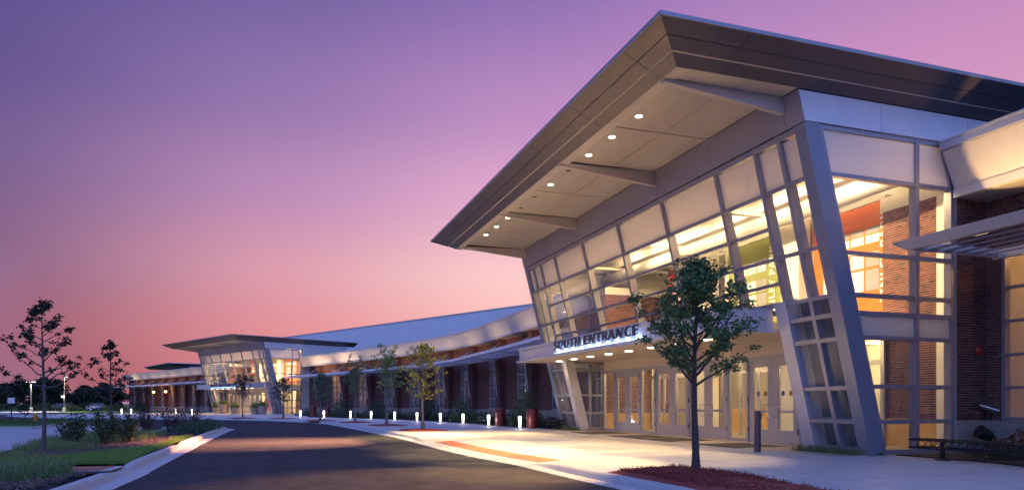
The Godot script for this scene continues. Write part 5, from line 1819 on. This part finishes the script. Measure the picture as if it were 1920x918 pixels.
	tube(s, [P(-0.04, -3.62, 1.2), P(-0.16, -3.58, 1.2)], [0.07, 0.07], 14)
	part("bracket", s.commit(), mats["steel"], fl)
	s = st0()
	tube(s, [P(-0.12, -3.45, 1.25), P(-0.26, -3.64, 1.17), P(-0.36, -3.80, 1.10)], [0.06, 0.085, 0.10], 16)
	part("can", s.commit(), mats["steel"], fl)
	var fg := thing("ground_floodlight", "dark bullet floodlight standing in the bed under the silver one", "floodlight", O, PI / 2 + th)
	s = st0()
	tube(s, [P(-0.55, -3.2, 0.02), P(-0.55, -3.2, 0.34)], [0.03, 0.03], 10)
	part("stem", s.commit(), mats["dark_metal"], fg)
	s = st0()
	tube(s, [P(-0.47, -2.98, 0.60), P(-0.55, -3.2, 0.48), P(-0.61, -3.38, 0.37)], [0.17, 0.15, 0.05], 18)
	part("shade", s.commit(), mats["dark_metal"], fg)

	# shrubs
	shrub("bed_shrub", "russet ornamental grass clump under the near brick wall", "plants in the near bed", gp(uv.call(-1.6, -3.0), 0.02), Vector3(0.8, 0.62, 0.4), 700, 0.09, Color(0.10, 0.035, 0.012), Color(0.20, 0.08, 0.03), 71)
	shrub("bed_shrub", "black-green rounded shrub at the right edge of the near bed", "plants in the near bed", gp(uv.call(-3.6, -2.6), 0.02), Vector3(0.95, 0.72, 0.7), 1100, 0.07, Color(0.008, 0.012, 0.006), Color(0.02, 0.03, 0.012), 72)
	shrub("bed_shrub", "low dark ground plant behind the long bench", "plants in the near bed", gp(uv.call(-2.2, -1.9), 0.02), Vector3(1.1, 0.36, 0.5), 900, 0.06, Color(0.01, 0.014, 0.006), Color(0.03, 0.035, 0.012), 73)
	shrub("wall_shrub", "tall feathery green shrub left of the near hall's left leg", "green shrubs along the curved wing", gp(V.call(0.75, 39.9)), Vector3(1.0, 2.1, 0.9), 2300, 0.10, Color(0.03, 0.075, 0.02), Color(0.10, 0.15, 0.04), 74, 9)
	shrub("wall_shrub", "rounded green shrub before the window with a red light", "green shrubs along the curved wing", gp(V.call(-3.35, 48.5)), Vector3(0.95, 1.8, 0.8), 1700, 0.10, Color(0.025, 0.06, 0.02), Color(0.07, 0.12, 0.035), 75, 8)
	shrub("wall_shrub", "dark green shrub behind the yellow-green tree", "green shrubs along the curved wing", gp(V.call(-6.4, 55.2)), Vector3(0.95, 1.7, 0.8), 1400, 0.11, Color(0.018, 0.04, 0.018), Color(0.04, 0.075, 0.03), 76, 8)
	shrub("wall_shrub", "dark green shrub left of the round vase tree", "green shrubs along the curved wing", gp(V.call(-11.6, 61.6)), Vector3(1.1, 1.7, 0.9), 1400, 0.12, Color(0.018, 0.04, 0.018), Color(0.04, 0.075, 0.03), 77, 8)
	shrub("wall_shrub", "dark green shrub right of the narrow blue-green tree", "green shrubs along the curved wing", gp(V.call(-15.8, 66.6)), Vector3(1.3, 1.9, 1.0), 1400, 0.13, Color(0.018, 0.045, 0.02), Color(0.045, 0.085, 0.03), 78, 8)
	var low := [[1.9, 38.9], [-0.3, 42.6], [-2.1, 46.3], [-2.6, 49.4], [-4.9, 52.6], [-6.8, 54.6], [-8.0, 57.6], [-10.0, 59.9], [-12.3, 63.4], [-14.4, 64.6], [-17.2, 68.6], [-21.4, 74.5]]
	for k in low.size():
		var t: String = ["first", "second", "third", "fourth", "fifth", "sixth", "seventh", "eighth", "ninth", "tenth", "eleventh", "twelfth"][k]
		shrub("low_hedge_shrub", "low dark hedge shrub at the curved wing's foot, %s from the right" % t, "low shrubs along the curved wing", gp(V.call(low[k][0], low[k][1])), Vector3(1.35, 0.62 + 0.12 * (k % 3), 0.8), 900, 0.11, Color(0.014, 0.028, 0.012), Color(0.035, 0.058, 0.022), 90 + k)

	# second hall: planters
	var pl := [[V.call(-39.18, 94.61), 0.46, 0.85, "pale clay planter with yellow-green plant, leftmost before the second hall"], [V.call(-37.58, 92.76), 0.52, 1.25, "tallest pale clay planter, second from the left before the second hall"], [V.call(-35.00, 90.22), 0.6, 0.85, "wide pale planter just left of the vase tree's trunk"], [V.call(-31.05, 86.33), 0.56, 0.85, "pale planter right of the vase tree's trunk"], [V.call(-29.85, 85.44), 0.56, 1.05, "pale planter by the second hall's right leg"]]
	for k in pl.size():
		planter(gp(pl[k][0], -0.066), pl[k][1], pl[k][2], 130 + k, pl[k][3])
	# sconces on the left wing
	for k in 2:
		var c: Vector2 = [V.call(-63.2, 126.3), V.call(-58.6, 121.2)][k]
		var sc := thing("wall_sconce", ["bright star-like wall lamp on the left wing, farther left", "bright star-like wall lamp on the left wing, nearer the second hall"][k], "wall lamp", gp(c, 3.3), PI / 2 + 0.79, "wall lamps on the left wing")
		part("back_plate", boxm(Vector3(-0.14, -0.2, -0.02), Vector3(0.14, 0.2, 0.5)), mats["pole_grey"], sc)
		var g := part("lamp_glass", boxm(Vector3(-0.18, -0.16, -0.14), Vector3(0.18, 0.16, 0.14)), mats["sconce_glow"], sc)
		g.position = Vector3(0, 0, -0.2)
		omni(g, Vector3.ZERO, 5.0, Color(1, 0.70, 0.36), 0.12)

	# ---------------------------------------------------------------- island planting
	tree("dark_young_tree", "tall sparse dark tree on the island at the far left", "dark trees on the island", gp(V.call(-12.05, 18.36)), {"h": 4.08, "clear": 1.62, "r": 0.058, "limbs": 24, "reach": 1.32, "rise": 0.42, "twigs": 5, "leaves": 17, "size": 0.075, "clump": 0.09, "c0": Color(0.010, 0.013, 0.006), "c1": Color(0.03, 0.036, 0.013), "form": "cone", "top": 5, "bare": 0.45, "bark": "bark_mid"}, 7)
	tree("dark_young_tree", "shorter sparse dark tree behind the island shrubs", "dark trees on the island", gp(V.call(-13.3, 23.7)), {"h": 3.5, "clear": 1.2, "r": 0.05, "limbs": 17, "reach": 0.95, "rise": 0.5, "twigs": 4, "leaves": 16, "size": 0.085, "clump": 0.10, "c0": Color(0.010, 0.015, 0.007), "c1": Color(0.03, 0.04, 0.014), "form": "cone", "top": 6, "bare": 0.4}, 8)
	var isl := [[-13.15, 21.4, 0.55, 1.15, "feathery green shrub at the left of the island group", 1, 0.02], [-12.75, 22.3, 0.55, 1.35, "taller feathery green shrub in the middle of the island group", 2, 0.02], [-12.55, 23.3, 0.5, 1.1, "feathery green shrub at the right of the island group", 3, 0.02]]
	for q in isl:
		shrub("island_shrub", q[4], "green shrubs on the island", gp(V.call(q[0], q[1])), Vector3(q[2], q[3], q[2]), 1000, 0.085, Color(0.04, 0.075, 0.025), Color(0.11, 0.15, 0.05), 140 + q[5], 16, 0.35)
	var reds := [[-16.3, 32.0, "reddish bare-stemmed bush at the left of the red group"], [-15.7, 32.9, "reddish bush in the middle of the red group"], [-15.6, 34.6, "reddish bush at the right of the red group"]]
	for k in 3:
		shrub("red_bush", reds[k][2], "reddish bushes on the island", gp(V.call(reds[k][0], reds[k][1])), Vector3(0.75, 1.35, 0.7), 800, 0.075, Color(0.05, 0.025, 0.02), Color(0.13, 0.05, 0.042), 150 + k, 26, 0.25)
	var hd := [[-14.6, 32.4], [-15.1, 34.4], [-15.8, 36.6], [-16.4, 38.4]]
	for k in 4:
		shrub("island_hedge", ["low dark green hedge plant nearest on the island tip", "low dark green hedge plant, second towards the island tip", "low dark green hedge plant, third towards the island tip", "low dark green hedge plant at the island tip"][k], "low hedge plants on the island tip", gp(V.call(hd[k][0], hd[k][1])), Vector3(0.9, 0.5, 0.9), 900, 0.09, Color(0.03, 0.065, 0.028), Color(0.085, 0.14, 0.055), 160 + k)
	var g0 := tuft_mesh(0.10, 8, Color(0.09, 0.19, 0.03), Color(0.20, 0.32, 0.055), 15)
	scatter("lawn_grass", "mown green grass along the island kerb", g0, mats["plant"], [Vector2(-8.25, 15.3), Vector2(-9.5, 18.6), Vector2(-11.3, 24), Vector2(-12.5, 28), Vector2(-12.9, 27), Vector2(-11.6, 24.2), Vector2(-10.6, 20.5), Vector2(-10.9, 17.2), Vector2(-12.4, 15.8), Vector2(-11.6, 14.9), Vector2(-9.6, 15.2)], 9000, 0.0, 0.6, 1.2, 16)
	var g1 := tuft_mesh(0.26, 10, Color(0.10, 0.16, 0.035), Color(0.24, 0.29, 0.09), 17)
	scatter("tall_grass", "loose taller grass round the dark tree", g1, mats["plant"], [Vector2(-11.2, 19.5), Vector2(-13.0, 18.4), Vector2(-15.7, 24), Vector2(-17.5, 31), Vector2(-14.0, 29.0), Vector2(-12.6, 24.5), Vector2(-13.9, 22.0)], 1700, 0.0, 0.5, 1.2, 18)
	scatter("clump_grass", "ornamental grass clump in the near left corner", tuft_mesh(0.30, 14, Color(0.09, 0.17, 0.045), Color(0.22, 0.30, 0.11), 19), mats["plant"], [Vector2(-9.4, 13.2), Vector2(-8.5, 13.55), Vector2(-7.9, 12.9), Vector2(-8.2, 11.4), Vector2(-8.6, 10.2), Vector2(-10, 10.2)], 420, 0.0, 0.6, 1.2, 20)
	scatter("sparse_grass", "thin grass among the mulch beside the path", g1, mats["plant"], [Vector2(-9.0, 14.7), Vector2(-11.6, 14.8), Vector2(-12.4, 16.3), Vector2(-13.3, 18.6), Vector2(-11.2, 17.2), Vector2(-10.2, 15.3)], 420, 0.0, 0.3, 0.8, 22)
	scatter("bark_mulch", "grey-brown bark mulch on the island", chip_mesh(4, Color(0.07, 0.046, 0.036), Color(0.22, 0.15, 0.12), 0.03), mats["chip_red"], [Vector2(-7.2, 10.6), Vector2(-7.9, 13.4), Vector2(-9.2, 13.4), Vector2(-10.9, 17.2), Vector2(-10.6, 20.5), Vector2(-11.7, 24.5), Vector2(-13.2, 28.5), Vector2(-15.2, 25), Vector2(-12.8, 18.3), Vector2(-11.5, 10.5)], 5200, 0.0, 0.6, 1.6, 23, "mulch", null, false)
	# far verge: hydrant, sign, saplings
	scatter("verge_grass", "mown grass of the far verge", tuft_mesh(0.14, 8, Color(0.03, 0.08, 0.012), Color(0.07, 0.13, 0.025), 24), mats["plant"], [Vector2(-27.3, 41), Vector2(-29.8, 47), Vector2(-34.3, 56), Vector2(-50, 57.5), Vector2(-42, 41.5)], 6000, 0.0, 0.7, 1.3, 25)
	var hy := thing("fire_hydrant", "small orange-yellow hydrant on the far grass verge", "hydrant", gp(V.call(-34.3, 51.4)))
	s = st0()
	lathe(s, [Vector2(0, 0), Vector2(0.17, 0.0), Vector2(0.17, 0.05), Vector2(0.11, 0.07), Vector2(0.11, 0.40), Vector2(0.15, 0.42), Vector2(0.15, 0.45), Vector2(0.10, 0.54), Vector2(0.03, 0.58), Vector2(0.03, 0.63), Vector2(0, 0.63)], 16)
	part("barrel", s.commit(), mats["hydrant_paint"], hy)
	s = st0()
	tube(s, [Vector3(-0.22, 0.33, 0), Vector3(0.22, 0.33, 0)], [0.06, 0.06], 12)
	part("hose_caps", s.commit(), mats["hydrant_paint"], hy)
	var sg := thing("street_sign", "small grey road sign on a post, seen on the far verge", "sign", gp(V.call(-36.6, 52.2)), 0.5)
	s = st0()
	tube(s, [Vector3(0, 0, 0), Vector3(0, 1.75, 0)], [0.035, 0.035], 8)
	part("post", s.commit(), mats["dark_metal"], sg)
	part("sign_plate", boxm(Vector3(-0.22, 1.3, 0.04), Vector3(0.22, 1.72, 0.055)), mats["steel"], sg)
	tree("sapling", "thin sapling on the far verge left of the hydrant", "", gp(V.call(-34.4, 50.4)), {"h": 1.25, "clear": 0.5, "r": 0.03, "limbs": 8, "reach": 0.3, "rise": 0.4, "twigs": 3, "leaves": 10, "size": 0.11, "clump": 0.1, "c0": Color(0.02, 0.03, 0.012), "c1": Color(0.05, 0.06, 0.02)}, 31)
	lot_lamp(V.call(-79, 126), 6.1, 1, true, "tall lot lamp seen right of the dark tree's trunk")
	lot_lamp(V.call(-79.5, 118), 5.0, 2, false, "two-headed lot lamp seen behind the dark tree's crown")
	car(V.call(-78, 135), 0.4, mats["car_blue"], "dark blue car parked right of the tall lot lamp")
	car(V.call(-86, 137), 0.4, mats["pole_grey"], "grey car parked left of the tall lot lamp")
	# far hedge and trees
	for k in 9:
		shrub("lot_shrub", "low shrub at the lot's far edge, %s from the left" % ["first", "second", "third", "fourth", "fifth", "sixth", "seventh", "eighth", "ninth"][k], "shrubs at the lot's far edge", gp(V.call(-101 + k * 4.4, 133.5 + (k % 3))), Vector3(2.6, 1.2 + 0.3 * (k % 2), 1.4), 420, 0.35, Color(0.03, 0.05, 0.015), Color(0.07, 0.10, 0.03), 170 + k)
	var far := [[-116.5, 164, 5.8, 9.0, "wide dark tree at the far left edge"], [-109.5, 160, 6.3, 9.0, "dark tree second from the left beyond the lot"], [-104.0, 159, 6.8, 8.0, "tall dark tree behind the two-headed lot lamp"], [-107.0, 168, 6.7, 6.0, "dark tree left of the tall lot lamp"], [-114.0, 186, 3.4, 12.0, "low distant tree mass behind the tall lot lamp"], [-104.0, 178, 3.6, 10.0, "low distant tree right of the tall lot lamp"], [-103.5, 173, 5.6, 4.5, "open-crowned tree between the lamp and the dark trees"], [-94.5, 163, 4.6, 8.0, "dark tree behind the shorter island tree"], [-87.5, 156, 5.0, 7.0, "dark tree left of the left wing's end"], [-91.0, 160, 5.6, 7.0, "rounded dark tree behind the island shrubs"]]
	for k in far.size():
		var q: Array = far[k]
		tree("far_tree", q[4], "dark trees beyond the lot", gp(V.call(q[0], q[1]), -0.17), {"h": q[2], "clear": 0.5, "r": 0.25, "limbs": 18, "reach": q[3] * 0.5, "rise": 0.2, "twigs": 8, "leaves": 15, "size": 0.6, "clump": 0.75, "c0": Color(0.010, 0.016, 0.008), "c1": Color(0.03, 0.042, 0.018), "form": "oval", "top": 8, "bare": 0.2}, 180 + k)
